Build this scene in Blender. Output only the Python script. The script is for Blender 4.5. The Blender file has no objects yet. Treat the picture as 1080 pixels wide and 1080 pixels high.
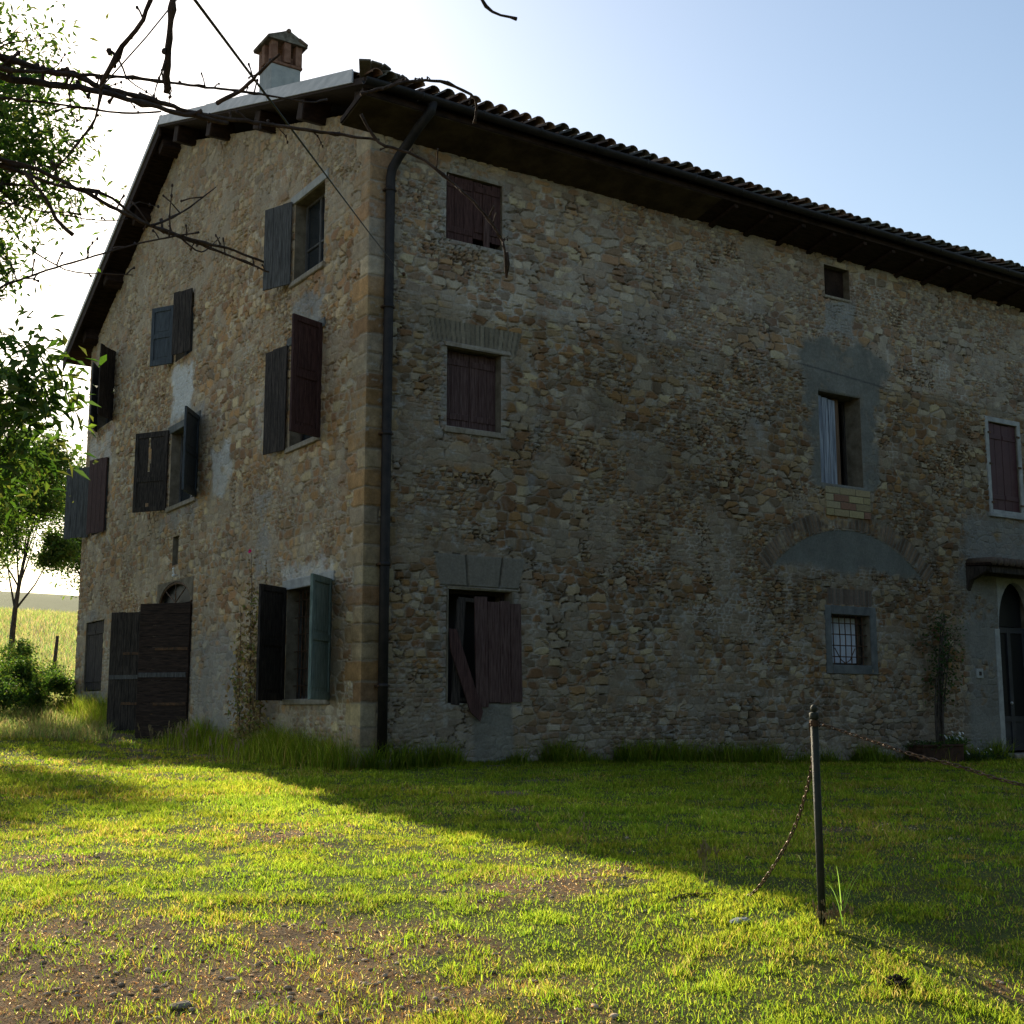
import bpy, math, random
import numpy as np
from mathutils import Vector, Matrix
random.seed(7); rng = np.random.default_rng(11)
S = bpy.context.scene
R = math.radians

# ------------------------------------------------------------ camera, sky, sun, exposure
cam = bpy.data.cameras.new('camera'); co = bpy.data.objects.new('camera', cam); S.collection.objects.link(co)
co.location = (-8.4748, -17.0052, 0.83); co.rotation_euler = (R(90+8.88), 0, R(-33.2))
cam.sensor_width = 36; cam.lens = 44.8; cam.clip_end = 3000; cam.clip_start = 0.05
S.camera = co
SUN_EL, SUN_AZ = 25.0, 6.5            # azimuth measured from +Y towards +X
W = bpy.data.worlds.new('World'); S.world = W; W.use_nodes = True
nt = W.node_tree
bg = nt.nodes['Background']
sky = nt.nodes.new('ShaderNodeTexSky'); sky.sky_type = 'NISHITA'; sky.sun_disc = False
sky.sun_elevation = R(SUN_EL); sky.sun_rotation = R(SUN_AZ)
sky.air_density = 1.25; sky.dust_density = 1.2; sky.ozone_density = 1.0; sky.altitude = 300
nt.links.new(sky.outputs[0], bg.inputs[0]); bg.inputs[1].default_value = 0.12
sun = bpy.data.lights.new('sun', 'SUN'); so = bpy.data.objects.new('sun', sun); S.collection.objects.link(so)
sun.energy = 5.0; sun.angle = R(0.53); sun.color = (1.0, 0.88, 0.66)
sd = Vector((math.sin(R(SUN_AZ))*math.cos(R(SUN_EL)), math.cos(R(SUN_AZ))*math.cos(R(SUN_EL)), math.sin(R(SUN_EL))))
so.rotation_euler = sd.to_track_quat('Z', 'Y').to_euler(); so.location = (0, 40, 30)
S.view_settings.view_transform = 'Standard'; S.view_settings.look = 'None'
S.view_settings.exposure = 0.50; S.view_settings.gamma = 1.0

# ------------------------------------------------------------ materials
MATS = {}
def mat(name, col=(.5,.5,.5), rough=.9, attr=False, noise=None, bump=None, trans=0.0, metal=0.0, spec=.3, stretch=(1,1,1), col2=None, nscale=6, tval=2.1):
    """col -> col2 mixed by stretched noise; attr multiplies by the vertex colour"""
    if name in MATS: return MATS[name]
    m = bpy.data.materials.new(name); m.use_nodes = True; t = m.node_tree; N = t.nodes; L = t.links
    b = N['Principled BSDF']; out = N['Material Output']
    b.inputs['Roughness'].default_value = rough; b.inputs['Metallic'].default_value = metal
    b.inputs['Specular IOR Level'].default_value = spec
    tc = N.new('ShaderNodeTexCoord'); mp = N.new('ShaderNodeMapping'); mp.inputs['Scale'].default_value = stretch
    L.new(tc.outputs['Object'], mp.inputs[0])
    if attr:
        a = N.new('ShaderNodeAttribute'); a.attribute_name = 'col'; csock = a.outputs['Color']
    elif col2 is not None:
        n = N.new('ShaderNodeTexNoise'); n.inputs['Scale'].default_value = nscale; n.inputs['Detail'].default_value = 8; n.inputs['Roughness'].default_value = .65
        L.new(mp.outputs[0], n.inputs['Vector'])
        r = N.new('ShaderNodeValToRGB'); r.color_ramp.elements[0].position = .36; r.color_ramp.elements[1].position = .66
        r.color_ramp.elements[0].color = (*col, 1); r.color_ramp.elements[1].color = (*col2, 1)
        L.new(n.outputs[0], r.inputs[0]); csock = r.outputs[0]
    else:
        c = N.new('ShaderNodeRGB'); c.outputs[0].default_value = (*col, 1); csock = c.outputs[0]
    if noise:
        sc, amt = noise
        n = N.new('ShaderNodeTexNoise'); n.inputs['Scale'].default_value = sc; n.inputs['Detail'].default_value = 6; n.inputs['Roughness'].default_value = .7
        L.new(mp.outputs[0], n.inputs['Vector'])
        mr = N.new('ShaderNodeMapRange'); mr.inputs[1].default_value = .3; mr.inputs[2].default_value = .7; mr.inputs[3].default_value = 1-amt; mr.inputs[4].default_value = 1+amt
        L.new(n.outputs[0], mr.inputs[0])
        mx = N.new('ShaderNodeVectorMath'); mx.operation = 'SCALE'; L.new(csock, mx.inputs[0]); L.new(mr.outputs[0], mx.inputs['Scale']); csock = mx.outputs[0]
    L.new(csock, b.inputs['Base Color'])
    if bump:
        sc, st = bump
        n = N.new('ShaderNodeTexNoise'); n.inputs['Scale'].default_value = sc; n.inputs['Detail'].default_value = 8; n.inputs['Roughness'].default_value = .7
        L.new(mp.outputs[0], n.inputs['Vector'])
        bp = N.new('ShaderNodeBump'); bp.inputs['Strength'].default_value = st; bp.inputs['Distance'].default_value = .02
        L.new(n.outputs[0], bp.inputs['Height']); L.new(bp.outputs[0], b.inputs['Normal'])
    if trans > 0:
        tr = N.new('ShaderNodeBsdfTranslucent'); ms = N.new('ShaderNodeMixShader'); ms.inputs[0].default_value = trans
        hs = N.new('ShaderNodeHueSaturation'); hs.inputs['Hue'].default_value = .495; hs.inputs['Saturation'].default_value = 1.15; hs.inputs['Value'].default_value = tval
        L.new(csock, hs.inputs['Color']); L.new(hs.outputs[0], tr.inputs['Color'])
        L.new(b.outputs[0], ms.inputs[1]); L.new(tr.outputs[0], ms.inputs[2]); L.new(ms.outputs[0], out.inputs['Surface'])
    MATS[name] = m; return m

STONE = mat('rubble_stone', attr=True, rough=.95, noise=(26, .22), bump=(38, .6), spec=.1)
REVEAL = mat('reveal_plaster', (.12,.10,.07), .95, col2=(.24,.20,.15), nscale=5, bump=(25,.8), spec=.1)
MORTAR = mat('cement', (.09,.092,.088), .95, col2=(.17,.17,.16), nscale=4, bump=(40,.5), spec=.15)
LIME = mat('pale_lime', (.27,.265,.25), .95, col2=(.42,.41,.38), nscale=5, bump=(40,.5), spec=.15)
LINTEL = mat('lintel_stone', (.22,.18,.13), .95, col2=(.36,.31,.25), nscale=7, bump=(30,.8), spec=.15, stretch=(1.6,1.6,.7))
DARKWOOD = mat('dark_wood', (.014,.011,.009), .85, col2=(.075,.058,.048), nscale=5, stretch=(7,7,.9), bump=(14,.7), spec=.2)
REDWOOD = mat('red_brown_wood', (.030,.012,.010), .8, col2=(.10,.048,.042), nscale=5, stretch=(9,9,.8), bump=(14,.7), spec=.25)
REDWOOD2 = mat('weathered_red_wood', (.045,.018,.016), .85, col2=(.145,.092,.08), nscale=6, stretch=(9,9,.5), bump=(14,.8), spec=.2)
SMOOTHRED = mat('painted_red_wood', (.055,.016,.018), .6, col2=(.075,.026,.028), nscale=3, spec=.35)
GREYWOOD = mat('grey_weathered_wood', (.045,.042,.040), .85, col2=(.15,.145,.14), nscale=5, stretch=(8,8,.7), bump=(14,.8), spec=.2)
BLUEGREY = mat('blue_grey_paint', (.035,.042,.050), .7, col2=(.075,.088,.10), nscale=5, stretch=(5,5,.8), bump=(14,.4), spec=.3)
GREENP = mat('green_grey_paint', (.09,.125,.105), .75, col2=(.24,.29,.25), nscale=7, stretch=(6,6,.6), bump=(16,.6), spec=.25)
WHITEBLUE = mat('flaking_white_wood', (.06,.07,.10), .8, col2=(.50,.52,.56), nscale=5, stretch=(11,11,.25), bump=(14,.8), spec=.2)
SOFFIT = mat('soffit_wood', (.014,.008,.006), .85, col2=(.045,.026,.018), nscale=4, stretch=(1,5,1), bump=(14,.6), spec=.15)
FLASH = mat('grey_metal_flashing', (.34,.34,.33), .55, col2=(.52,.50,.48), nscale=3, stretch=(.6,.6,3), metal=.25, spec=.4)
GUTTER = mat('dark_gutter_metal', (.012,.010,.010), .6, col2=(.032,.025,.022), nscale=5, metal=0, spec=.25)
CHAINM = mat('worn_chain_iron', (.05,.032,.02), .42, col2=(.22,.12,.06), nscale=30, metal=.6, spec=.6)
PLANTM = mat('dark_terracotta', (.035,.022,.016), .9, col2=(.085,.045,.03), nscale=7, bump=(25,.5), spec=.1)
IRON = mat('rusty_iron', (.035,.022,.014), .7, col2=(.16,.075,.032), nscale=14, bump=(40,.6), metal=.35, spec=.4)
POSTM = mat('green_painted_steel', (.010,.020,.010), .65, col2=(.045,.035,.020), nscale=9, bump=(30,.4), metal=.1, spec=.4)
TILE = mat('roof_tile', attr=True, rough=.9, noise=(14,.3), bump=(30,.7), spec=.15)
TERRA = mat('terracotta', (.15,.075,.048), .9, col2=(.27,.155,.105), nscale=7, bump=(25,.5), spec=.15)
CHIMW = mat('grey_render', (.30,.32,.31), .9, col2=(.42,.43,.41), nscale=5, bump=(30,.4), spec=.15)
LICHEN = mat('lichen_slab', (.09,.08,.06), .95, col2=(.26,.235,.19), nscale=8, bump=(25,.8), spec=.1)
GLASS = mat('window_glass', (.02,.025,.03), .08, spec=.8)
DGLASS = mat('dirty_dark_glass', (.012,.012,.013), .5, spec=.12)
CURT = mat('white_curtain', (.55,.58,.66), .9, col2=(.72,.74,.80), nscale=4, stretch=(7,1,.4), spec=.1)
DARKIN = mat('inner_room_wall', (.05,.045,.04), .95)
SOIL = None
BARK = mat('bark', (.045,.035,.028), .95, col2=(.13,.105,.085), nscale=9, bump=(30,1), stretch=(3,3,1), spec=.1)
TWIG = mat('bare_twig_bark', (.050,.034,.028), .9, col2=(.15,.105,.085), nscale=20, bump=(60,.9), spec=.2)
LEAF = mat('leaf', attr=True, rough=.55, trans=.5, spec=.3, tval=2.3)
GRASS = mat('grass_blade', attr=True, rough=.6, trans=.82, spec=.05, tval=6.6)
WHITEM = mat('white_enamel', (.75,.75,.72), .5)
PETAL = mat('pink_petal', (.62,.06,.20), .6, trans=.4)
WPETAL = mat('white_petal', (.75,.75,.72), .6, trans=.3)
CABLE = mat('steel_cable', (.10,.10,.10), .45, metal=.7)
BRICKY = mat('yellow_brick', attr=True, rough=.95, noise=(20,.2), bump=(40,.7), spec=.1)
PEB = mat('pebble', attr=True, rough=.9, spec=.2)

# ------------------------------------------------------------ object helpers
def props(o, label=None, cat=None, group=None, kind=None):
    if label: o['label'] = label
    if cat: o['category'] = cat
    if group: o['group'] = group
    if kind: o['kind'] = kind
    return o
def empty(name, loc=(0,0,0), rot=(0,0,0), parent=None):
    o = bpy.data.objects.new(name, None); S.collection.objects.link(o); o.location = loc; o.rotation_euler = rot
    o.empty_display_size = .1
    if parent: o.parent = parent
    return o
def link(name, me, m=None, parent=None, loc=None, rot=None):
    o = bpy.data.objects.new(name, me); S.collection.objects.link(o)
    if m: me.materials.append(m)
    if parent: o.parent = parent
    if loc is not None: o.location = loc
    if rot is not None: o.rotation_euler = rot
    return o
def npmesh(name, V, F, col=None, smooth=False):
    """V (n,3); F (m,k) with constant k, or list of such arrays"""
    me = bpy.data.meshes.new(name)
    Fs = F if isinstance(F, list) else [F]
    Fs = [f for f in Fs if len(f)]
    V = np.asarray(V, np.float32)
    me.vertices.add(len(V)); me.vertices.foreach_set('co', V.ravel())
    nl = sum(f.size for f in Fs); nf = sum(len(f) for f in Fs)
    me.loops.add(nl); me.loops.foreach_set('vertex_index', np.concatenate([np.asarray(f).ravel() for f in Fs]).astype(np.int32))
    me.polygons.add(nf)
    tot = np.concatenate([np.full(len(f), np.asarray(f).shape[1]) for f in Fs])
    st = np.concatenate([[0], np.cumsum(tot)[:-1]])
    me.polygons.foreach_set('loop_start', st.astype(np.int32)); me.polygons.foreach_set('loop_total', tot.astype(np.int32))
    me.polygons.foreach_set('use_smooth', np.full(nf, smooth))
    if col is not None:
        a = me.attributes.new('col', 'FLOAT_COLOR', 'POINT')
        c = np.ones((len(V), 4), np.float32); c[:, :3] = col; a.data.foreach_set('color', c.ravel())
    me.update(calc_edges=True); me.validate(); return me
class MB:
    """collects pieces, builds one mesh"""
    def __init__(s): s.v = []; s.f = []
    def add(s, vs, fs):
        k = len(s.v); s.v += [tuple(v) for v in vs]; s.f += [[k+i for i in f] for f in fs]; return s
    def box(s, x0,x1,y0,y1,z0,z1, b=0.0, M=None, jit=0.0):
        if b <= 0:
            vs = [(x,y,z) for x in (x0,x1) for y in (y0,y1) for z in (z0,z1)]
            fs = [(0,1,3,2),(4,6,7,5),(0,4,5,1),(2,3,7,6),(0,2,6,4),(1,5,7,3)]
        else:   # chamfered box
            b = min(b, (x1-x0)/2.1, (y1-y0)/2.1, (z1-z0)/2.1)
            c = [(x0,x1),(y0,y1),(z0,z1)]; vs = []; idx = {}
            for i in (0,1):
                for j in (0,1):
                    for k in (0,1):
                        for a in range(3):
                            p = [c[0][i], c[1][j], c[2][k]]
                            for q, s_ in ((0,i),(1,j),(2,k)):
                                if q != a: p[q] += b if s_ == 0 else -b
                            idx[(i,j,k,a)] = len(vs); vs.append(p)
            g = lambda i,j,k,a: idx[(i,j,k,a)]
            fs = []
            for i in (0,1):
                f = [g(i,0,0,0),g(i,1,0,0),g(i,1,1,0),g(i,0,1,0)]; fs.append(f if i else f[::-1])
                f = [g(0,i,0,1),g(0,i,1,1),g(1,i,1,1),g(1,i,0,1)]; fs.append(f if i else f[::-1])
                f = [g(0,0,i,2),g(1,0,i,2),g(1,1,i,2),g(0,1,i,2)]; fs.append(f if i else f[::-1])
            for i in (0,1):
                for j in (0,1):
                    fs.append([g(i,j,0,0),g(i,j,0,1),g(i,j,1,1),g(i,j,1,0)])
                    fs.append([g(i,0,j,0),g(i,0,j,2),g(i,1,j,2),g(i,1,j,0)])
                    fs.append([g(0,i,j,1),g(0,i,j,2),g(1,i,j,2),g(1,i,j,1)])
                    for k in (0,1): fs.append([g(i,j,k,0),g(i,j,k,1),g(i,j,k,2)])
        if jit: vs = [tuple(q+random.uniform(-jit,jit) for q in v) for v in vs]
        if M is not None: vs = [tuple(M @ Vector(v)) for v in vs]
        return s.add(vs, fs)
    def tube(s, pts, r, n=8, cap=True):
        pts = [Vector(p) for p in pts]; m = len(pts)
        rs = r if isinstance(r, (list, tuple)) else [r]*m
        vs = []; prev = None
        for i, p in enumerate(pts):
            d = (pts[min(i+1,m-1)] - pts[max(i-1,0)]).normalized()
            if prev is None:
                a = d.cross(Vector((0,0,1)));
                if a.length < .1: a = d.cross(Vector((1,0,0)))
                a.normalize()
            else:
                a = prev - d*prev.dot(d); a.normalize()
            prev = a; b = d.cross(a)
            for k in range(n):
                t = 2*math.pi*k/n; vs.append(p + (a*math.cos(t)+b*math.sin(t))*rs[i])
        fs = [[i*n+k, i*n+(k+1)%n, (i+1)*n+(k+1)%n, (i+1)*n+k] for i in range(m-1) for k in range(n)]
        if cap: fs += [list(range(n))[::-1], [(m-1)*n+k for k in range(n)]]
        return s.add(vs, fs)
    def ball(s, c, r, n=8, sc=(1,1,1), jit=0):
        vs = []; fs = []; m = n//2+1
        for i in range(m+1):
            ph = math.pi*i/m
            for k in range(n):
                t = 2*math.pi*k/n; q = r*(1+random.uniform(-jit,jit))
                vs.append((c[0]+q*sc[0]*math.sin(ph)*math.cos(t), c[1]+q*sc[1]*math.sin(ph)*math.sin(t), c[2]+q*sc[2]*math.cos(ph)))
        for i in range(m):
            for k in range(n): fs.append([i*n+k, (i+1)*n+k, (i+1)*n+(k+1)%n, i*n+(k+1)%n])
        return s.add(vs, fs)
    def build(s, name, m, parent=None, smooth=False, loc=None, rot=None, col=None):
        me = bpy.data.meshes.new(name); me.from_pydata(s.v, [], s.f); me.update(); me.validate()
        if smooth: me.polygons.foreach_set('use_smooth', [True]*len(me.polygons))
        if col is not None:
            a = me.attributes.new('col', 'FLOAT_COLOR', 'POINT'); a.data.foreach_set('color', np.array(col, np.float32).ravel())
        return link(name, me, m, parent, loc, rot)

# ------------------------------------------------------------ numpy noise
def h2(i, j, s=0):
    i = np.asarray(i, np.int64).astype(np.uint64); j = np.asarray(j, np.int64).astype(np.uint64)
    with np.errstate(over='ignore'):
        h = i*np.uint64(374761393) + j*np.uint64(668265263) + np.uint64((s*1274126177+911) & 0xffffffff)
        h = h & np.uint64(0xffffffff)
        h = ((h ^ (h >> np.uint64(13)))*np.uint64(1274126177)) & np.uint64(0xffffffff)
        h = ((h ^ (h >> np.uint64(15)))*np.uint64(2246822519)) & np.uint64(0xffffffff)
        h = h ^ (h >> np.uint64(16))
    return h.astype(np.float64)/4294967296.0
def vn(x, y, s=0):
    xi = np.floor(x); yi = np.floor(y); fx = x-xi; fy = y-yi; fx = fx*fx*(3-2*fx); fy = fy*fy*(3-2*fy)
    a = h2(xi,yi,s); b = h2(xi+1,yi,s); c = h2(xi,yi+1,s); d = h2(xi+1,yi+1,s)
    return (a*(1-fx)+b*fx)*(1-fy)+(c*(1-fx)+d*fx)*fy
def fbm(x, y, s=0, o=4):
    t = 0; a = .5; n = 0
    for k in range(o): t = t+a*vn(x*2**k+17.3*k, y*2**k+9.1*k, s+k); n += a; a *= .55
    return t/n
def sst(a, b, x): t = np.clip((x-a)/(b-a), 0, 1); return t*t*(3-2*t)

# ------------------------------------------------------------ terrain
CAM = np.array([-8.4748, -17.0052]); FWD = np.array([math.sin(R(33.2)), math.cos(R(33.2))]); RGT = np.array([FWD[1], -FWD[0]])
_sx = np.array([-60, 0, 3, 4, 5.3, 6.5, 9, 12, 15, 19, 200.]); _sz = .83-np.array([2.4, 1.55, 1.42, 1.36, 1.20, 1.06, .97, .90, .86, .82, .80])
def gh(x, y):
    x = np.asarray(x, float); y = np.asarray(y, float)
    s = (x-CAM[0])*FWD[0]+(y-CAM[1])*FWD[1]
    z = (np.interp(s-.6, _sx, _sz)+np.interp(s, _sx, _sz)+np.interp(s+.6, _sx, _sz))/3
    yy = np.clip(y, 0, None)
    rise = .80*np.power(np.minimum(yy, 16)/16, 1.6) + .07*np.clip(y-16, 0, 14) + .115*np.clip(y-30, 0, 120) + .01*np.clip(y-150, 0, 500)
    rise = rise + sst(30, 110, y)*3.0*(fbm(x/60, y/60, 5, 2)-.5)
    z = z + rise - .16*sst(2, 13, x)*(1-sst(0, 10, yy))
    z = z + .07*(fbm(x/1.6, y/1.6, 1, 3)-.5) + .03*(fbm(x/.35, y/.35, 2, 2)-.5)
    # low bank where the lawn steps up
    z = z + .05*np.exp(-((s-7.6)/1.1)**2)*sst(-1.5, 1.0, (x-CAM[0])*RGT[0]+(y-CAM[1])*RGT[1])
    return z
def dirtmask(x, y):
    s = (x-CAM[0])*FWD[0]+(y-CAM[1])*FWD[1]; r = (x-CAM[0])*RGT[0]+(y-CAM[1])*RGT[1]
    m = fbm(x/.9, y/.9, 31, 4)
    base = .31 + .62*sst(7.4, 5.4, s)*sst(.3, -1.4, r) + .06*sst(8.5, 5.5, s)*sst(2.0,.6,r) + .04*sst(12,8,s) - .10*sst(.9,2.2,r)
    return sst(-.07, .09, base - m)
def axis(a, b, step, far, grow=1.18):
    c = list(np.arange(a, b+1e-6, step)); st = step; lo = [a]; hi = [b]
    while lo[-1] > -far: st *= grow; lo.append(lo[-1]-st)
    st = step
    while hi[-1] < far: st *= grow; hi.append(hi[-1]+st)
    return np.array(lo[:0:-1]+c+hi[1:])
def ground():
    xs = axis(-13, 9, .07, 420); ys = axis(-15, 2, .07, 420)
    X, Y = np.meshgrid(xs, ys); Z = gh(X, Y); n, m = X.shape
    V = np.stack([X, Y, Z], -1).reshape(-1, 3)
    I = np.arange(n*m).reshape(n, m)
    F = np.stack([I[:-1,:-1], I[:-1,1:], I[1:,1:], I[1:,:-1]], -1).reshape(-1, 4)
    x = V[:,0]; y = V[:,1]
    d = dirtmask(x, y); far = sst(14, 40, y)
    g = np.stack([.085+.03*vn(x/.3,y/.3,8), .095+.03*vn(x/.3,y/.3,9), .030+0*x], -1)
    soil = np.array([.20,.140,.080])*(.4+1.1*fbm(x/.15,y/.15,12,3))[:,None]
    c = g*(1-d[:,None])*.9 + soil*d[:,None]
    fieldc = np.array([.18,.19,.085])*(.75+.5*fbm(x/9,y/4,14,3))[:,None]
    c = c*(1-far[:,None]) + fieldc*far[:,None]
    me = npmesh('lawn_ground', V, F, c, True)
    m_ = mat('ground_soil', attr=True, rough=.97, noise=(22,.35), bump=(60,1.0), spec=.1)
    o = link('ground', me, m_); props(o, kind='structure', label='grassy yard with bare brown soil rising to a field')
ground()

# ------------------------------------------------------------ house geometry
HL, HW = 20.0, 16.0
RX0, RX1 = -.52, 20.5
def roofz(y): y = np.asarray(y, float); return np.where(y < 9.3, 10.25+.334*(y+.8), 13.62-.476*(y-9.3))
house = empty('farmhouse'); props(house, 'three storey rubble stone farmhouse with tiled roof and worn wooden shutters', 'house')

# palette (linear)
PAL = np.array([[.34,.26,.155],[.37,.31,.21],[.27,.16,.085],[.31,.19,.085],[.22,.15,.09],[.40,.36,.28],[.30,.27,.22],[.20,.115,.065],[.42,.37,.24],[.17,.135,.10]])
def cells(u, z, cw, ch, seed):
    zz = z/ch + .55*(fbm(u/1.3, z/1.3, seed+1, 3)-.5) + .35*(vn(u/.35, z/.3, seed+2)-.5)
    uu = u + .10*(vn(u/.3+5, z/.22, seed+3)-.5) + .05*(vn(u/.09, z/.09, seed+4)-.5)
    zz = zz + .22*(vn(u/.10, z/.08, seed+5)-.5)
    j0 = np.floor(zz); D = []; I = []
    for dj in (-1,0,1):
        j = j0+dj; sj = .7+.75*h2(j, 0*j, seed+7); oj = 50*h2(j, 0*j+3, seed+8)
        up = uu/(cw*sj)+oj; i0 = np.floor(up)
        for di in (-1,0,1):
            i = i0+di
            su = i+.5+.62*(h2(i,j,seed+9)-.5); sz = j+.5+.50*(h2(i,j,seed+10)-.5)
            wgt = 1.0+.35*(h2(i,j,seed+11)-.5)
            dx = (up-su)*sj*1.0; dz = zz-sz
            d = (np.abs(dx)**4+np.abs(dz)**4)**(1/4)*wgt
            jm = np.where(h2(i,j,seed+12) < .10, j-1, j)
            D.append(d); I.append(i*100003+jm)
    D = np.stack(D); I = np.stack(I); k = D.argmin(0)
    f1 = np.take_along_axis(D, k[None], 0)[0]; id1 = np.take_along_axis(I, k[None], 0)[0]
    f2 = np.where(I == id1[None], 9, D).min(0)
    return f1, f2-f1, id1
def pick(idn, seed, wts):
    r = h2(idn.astype(np.int64), idn.astype(np.int64)*0+1, seed)
    c = np.cumsum(wts/np.sum(wts)); k = np.searchsorted(c, r.ravel()).clip(0, len(PAL)-1).reshape(r.shape)
    v = .78+.44*h2(idn.astype(np.int64), idn.astype(np.int64)*0+2, seed)
    return PAL[k]*v[...,None]
def lerp(a, b, t): return a*(1-t[...,None])+b*t[...,None] if np.ndim(t) == a.ndim-1 else a*(1-t)+b*t

def stone_wall(name, u0, u1, z0, topfn, res, openings, mapfn, feature, seed, quoin=True, wts=None, cw=.30, ch=.165):
    us = np.arange(u0, u1+res/2, res); zmax = float(max(topfn(us))) ; zs = np.arange(z0, zmax+res, res)
    us[0] = u0; us[-1] = u1
    for (a,b,c,d) in openings:
        for q in (a,b): us[np.abs(us-q).argmin()] = q
        for q in (c,d): zs[np.abs(zs-q).argmin()] = q
    U, Z = np.meshgrid(us, zs); top = topfn(us)[None,:]; over = Z > top+1e-6
    n, m = U.shape
    f1, e, idn = cells(U, Z, cw, ch, seed)
    f1b, eb, idb = cells(U, Z, cw*.55, ch*.62, seed+50)
    small = sst(.50, .56, fbm(U/1.7, Z/1.2, seed+60, 3)) if True else 0
    sm = small > .5
    E_ = np.where(sm, eb*.75, e); ID = np.where(sm, idb+7e6, idn)
    f1c, ec, idc = cells(U, Z, cw*1.38, ch*1.30, seed+150); bg_ = fbm(U/.9, Z/.6, seed+160, 3) > .60; bg_ &= U > 0.1
    E_ = np.where(bg_, ec*1.3, E_); ID = np.where(bg_, idc+14e6, ID)
    stone = pick(ID, seed, wts if wts is not None else np.ones(len(PAL)))
    stone = stone*.90+.10*np.array([.30,.24,.165])
    mw = .10+.13*fbm(U/.8, Z/.8, seed+20, 3)                   # how wide the joint is
    joint = 1-sst(mw*.45, mw*1.15, E_)
    smear = sst(.54, .66, fbm(U/.9, Z/.6, seed+21, 4) + .12*(h2(ID.astype(np.int64), 0*ID.astype(np.int64)+5, seed)-.5))*.85
    mort = np.array([.29,.26,.215])*(.72+.55*fbm(U/.5, Z/.5, seed+22, 3))[...,None]
    hgt = .024*sst(.02, .30, E_)*(.25+1.1*h2(ID.astype(np.int64), 0*ID.astype(np.int64)+9, seed))
    hgt = hgt + .012*(fbm(U/.10, Z/.10, seed+23, 4)-.5) + .012*(h2(ID.astype(np.int64),0*ID.astype(np.int64)+11,seed)-.5)*(vn(U/.15,Z/.1,seed+24))*sst(.05,.2,E_)
    # rare deep gaps between stones
    gap = sst(.60,.70, fbm(U/.45, Z/.45, seed+30, 3))*(1-sst(.02,.10,E_))
    hgt = hgt*(1-.65*smear) + .012*smear - .03*gap - .006*joint*(1-smear)
    col = lerp(stone, mort, np.maximum(joint*.85, smear*.8))
    col = lerp(col, np.array([.07,.055,.04])+0*col, gap*.8)
    # white lime smears on joints
    wl = sst(.58, .66, fbm(U/.35, Z/.5, seed+40, 4))*sst(.30,.05,E_)*sst(.45,.6,fbm(U/2.5,Z/2.5,seed+41,2))
    col = lerp(col, np.array([.46,.45,.42])+0*col, wl*.75)
    if quoin:
        qz = Z/.30+.55*(vn(Z*0+.5,Z/.5,72)-.5)+.16*(fbm(U/.2,Z/.12,seed+70,3)-.5); j = np.floor(qz)
        qw = np.where((j%2 == (0 if quoin == 1 else 1)), .30, .52)+.12*(h2(j, 0*j, 77)-.5)
        uq = U+.09*(fbm(U/.12,Z/.12,seed+71,3)-.5)
        inq = uq < qw
        ez = np.minimum(qz-j, 1-(qz-j))*.31; eu = np.abs(qw-uq); eq = np.minimum(ez, eu)
        qc = PAL[np.array([0,3,1,8,2,5,6,1])[(h2(j,0*j,78)*8).astype(int)]]*(.8+.4*h2(j,0*j+1,79))[...,None]
        qc = (qc*.68+.32*np.array([.25,.185,.115]))*(.6+.75*fbm(U/.12,Z/.12,80,4))[...,None]
        qj = 1-sst(.004,.022,eq)
        qcol = lerp(qc, mort*.9, qj); qh = .018*sst(0,.04,eq)*(.6+.8*h2(j,0*j+4,81))+.006*(fbm(U/.1,Z/.1,82,3)-.5)
        inqf = inq & (Z > -1)
        col = np.where(inqf[...,None], qcol, col); hgt = np.where(inqf, qh, hgt)
    stv = (.86+.28*fbm(U/.12, Z/1.6, seed+170, 4))*(.88+.24*fbm(U/1.1, Z/1.1, seed+171, 4)); col = col*stv[...,None]
    col, hgt = feature(U, Z, col, hgt, E_, ID)
    # flatten towards opening edges and the house corner
    for (a,b,c,d) in openings:
        dd = np.maximum(np.maximum(a-U, U-b), np.maximum(c-Z, Z-d)); hgt = hgt*sst(0, .035, dd)
    hgt = hgt*sst(0, .03, U-u0)*sst(0,.03,u1-U)
    Zc = np.minimum(Z, top)
    V = mapfn(U, Zc, hgt).reshape(-1, 3)
    I = np.arange(n*m).reshape(n, m)
    F = np.stack([I[:-1,:-1], I[:-1,1:], I[1:,1:], I[1:,:-1]], -1)
    uc = (us[:-1]+us[1:])/2; zc = (zs[:-1]+zs[1:])/2; UC, ZC = np.meshgrid(uc, zc)
    keep = ~(over[:-1,:-1] & over[:-1,1:])
    for (a,b,c,d) in openings: keep &= ~((UC > a) & (UC < b) & (ZC > c) & (ZC < d))
    me = npmesh(name, V, F[keep], col.reshape(-1,3), False)
    o = link('wall', me, STONE, house)
    # deep reveals
    return o

def blob(U, Z, u0, u1, z0, z1, seed, soft=.05, rag=.22):
    n1 = (fbm(U/.45, Z/.45, seed, 4)-.5)*rag*2
    d = np.minimum(np.minimum(U-u0, u1-U), np.minimum(Z-z0, z1-Z)) + n1
    return sst(-soft, soft, d)

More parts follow.
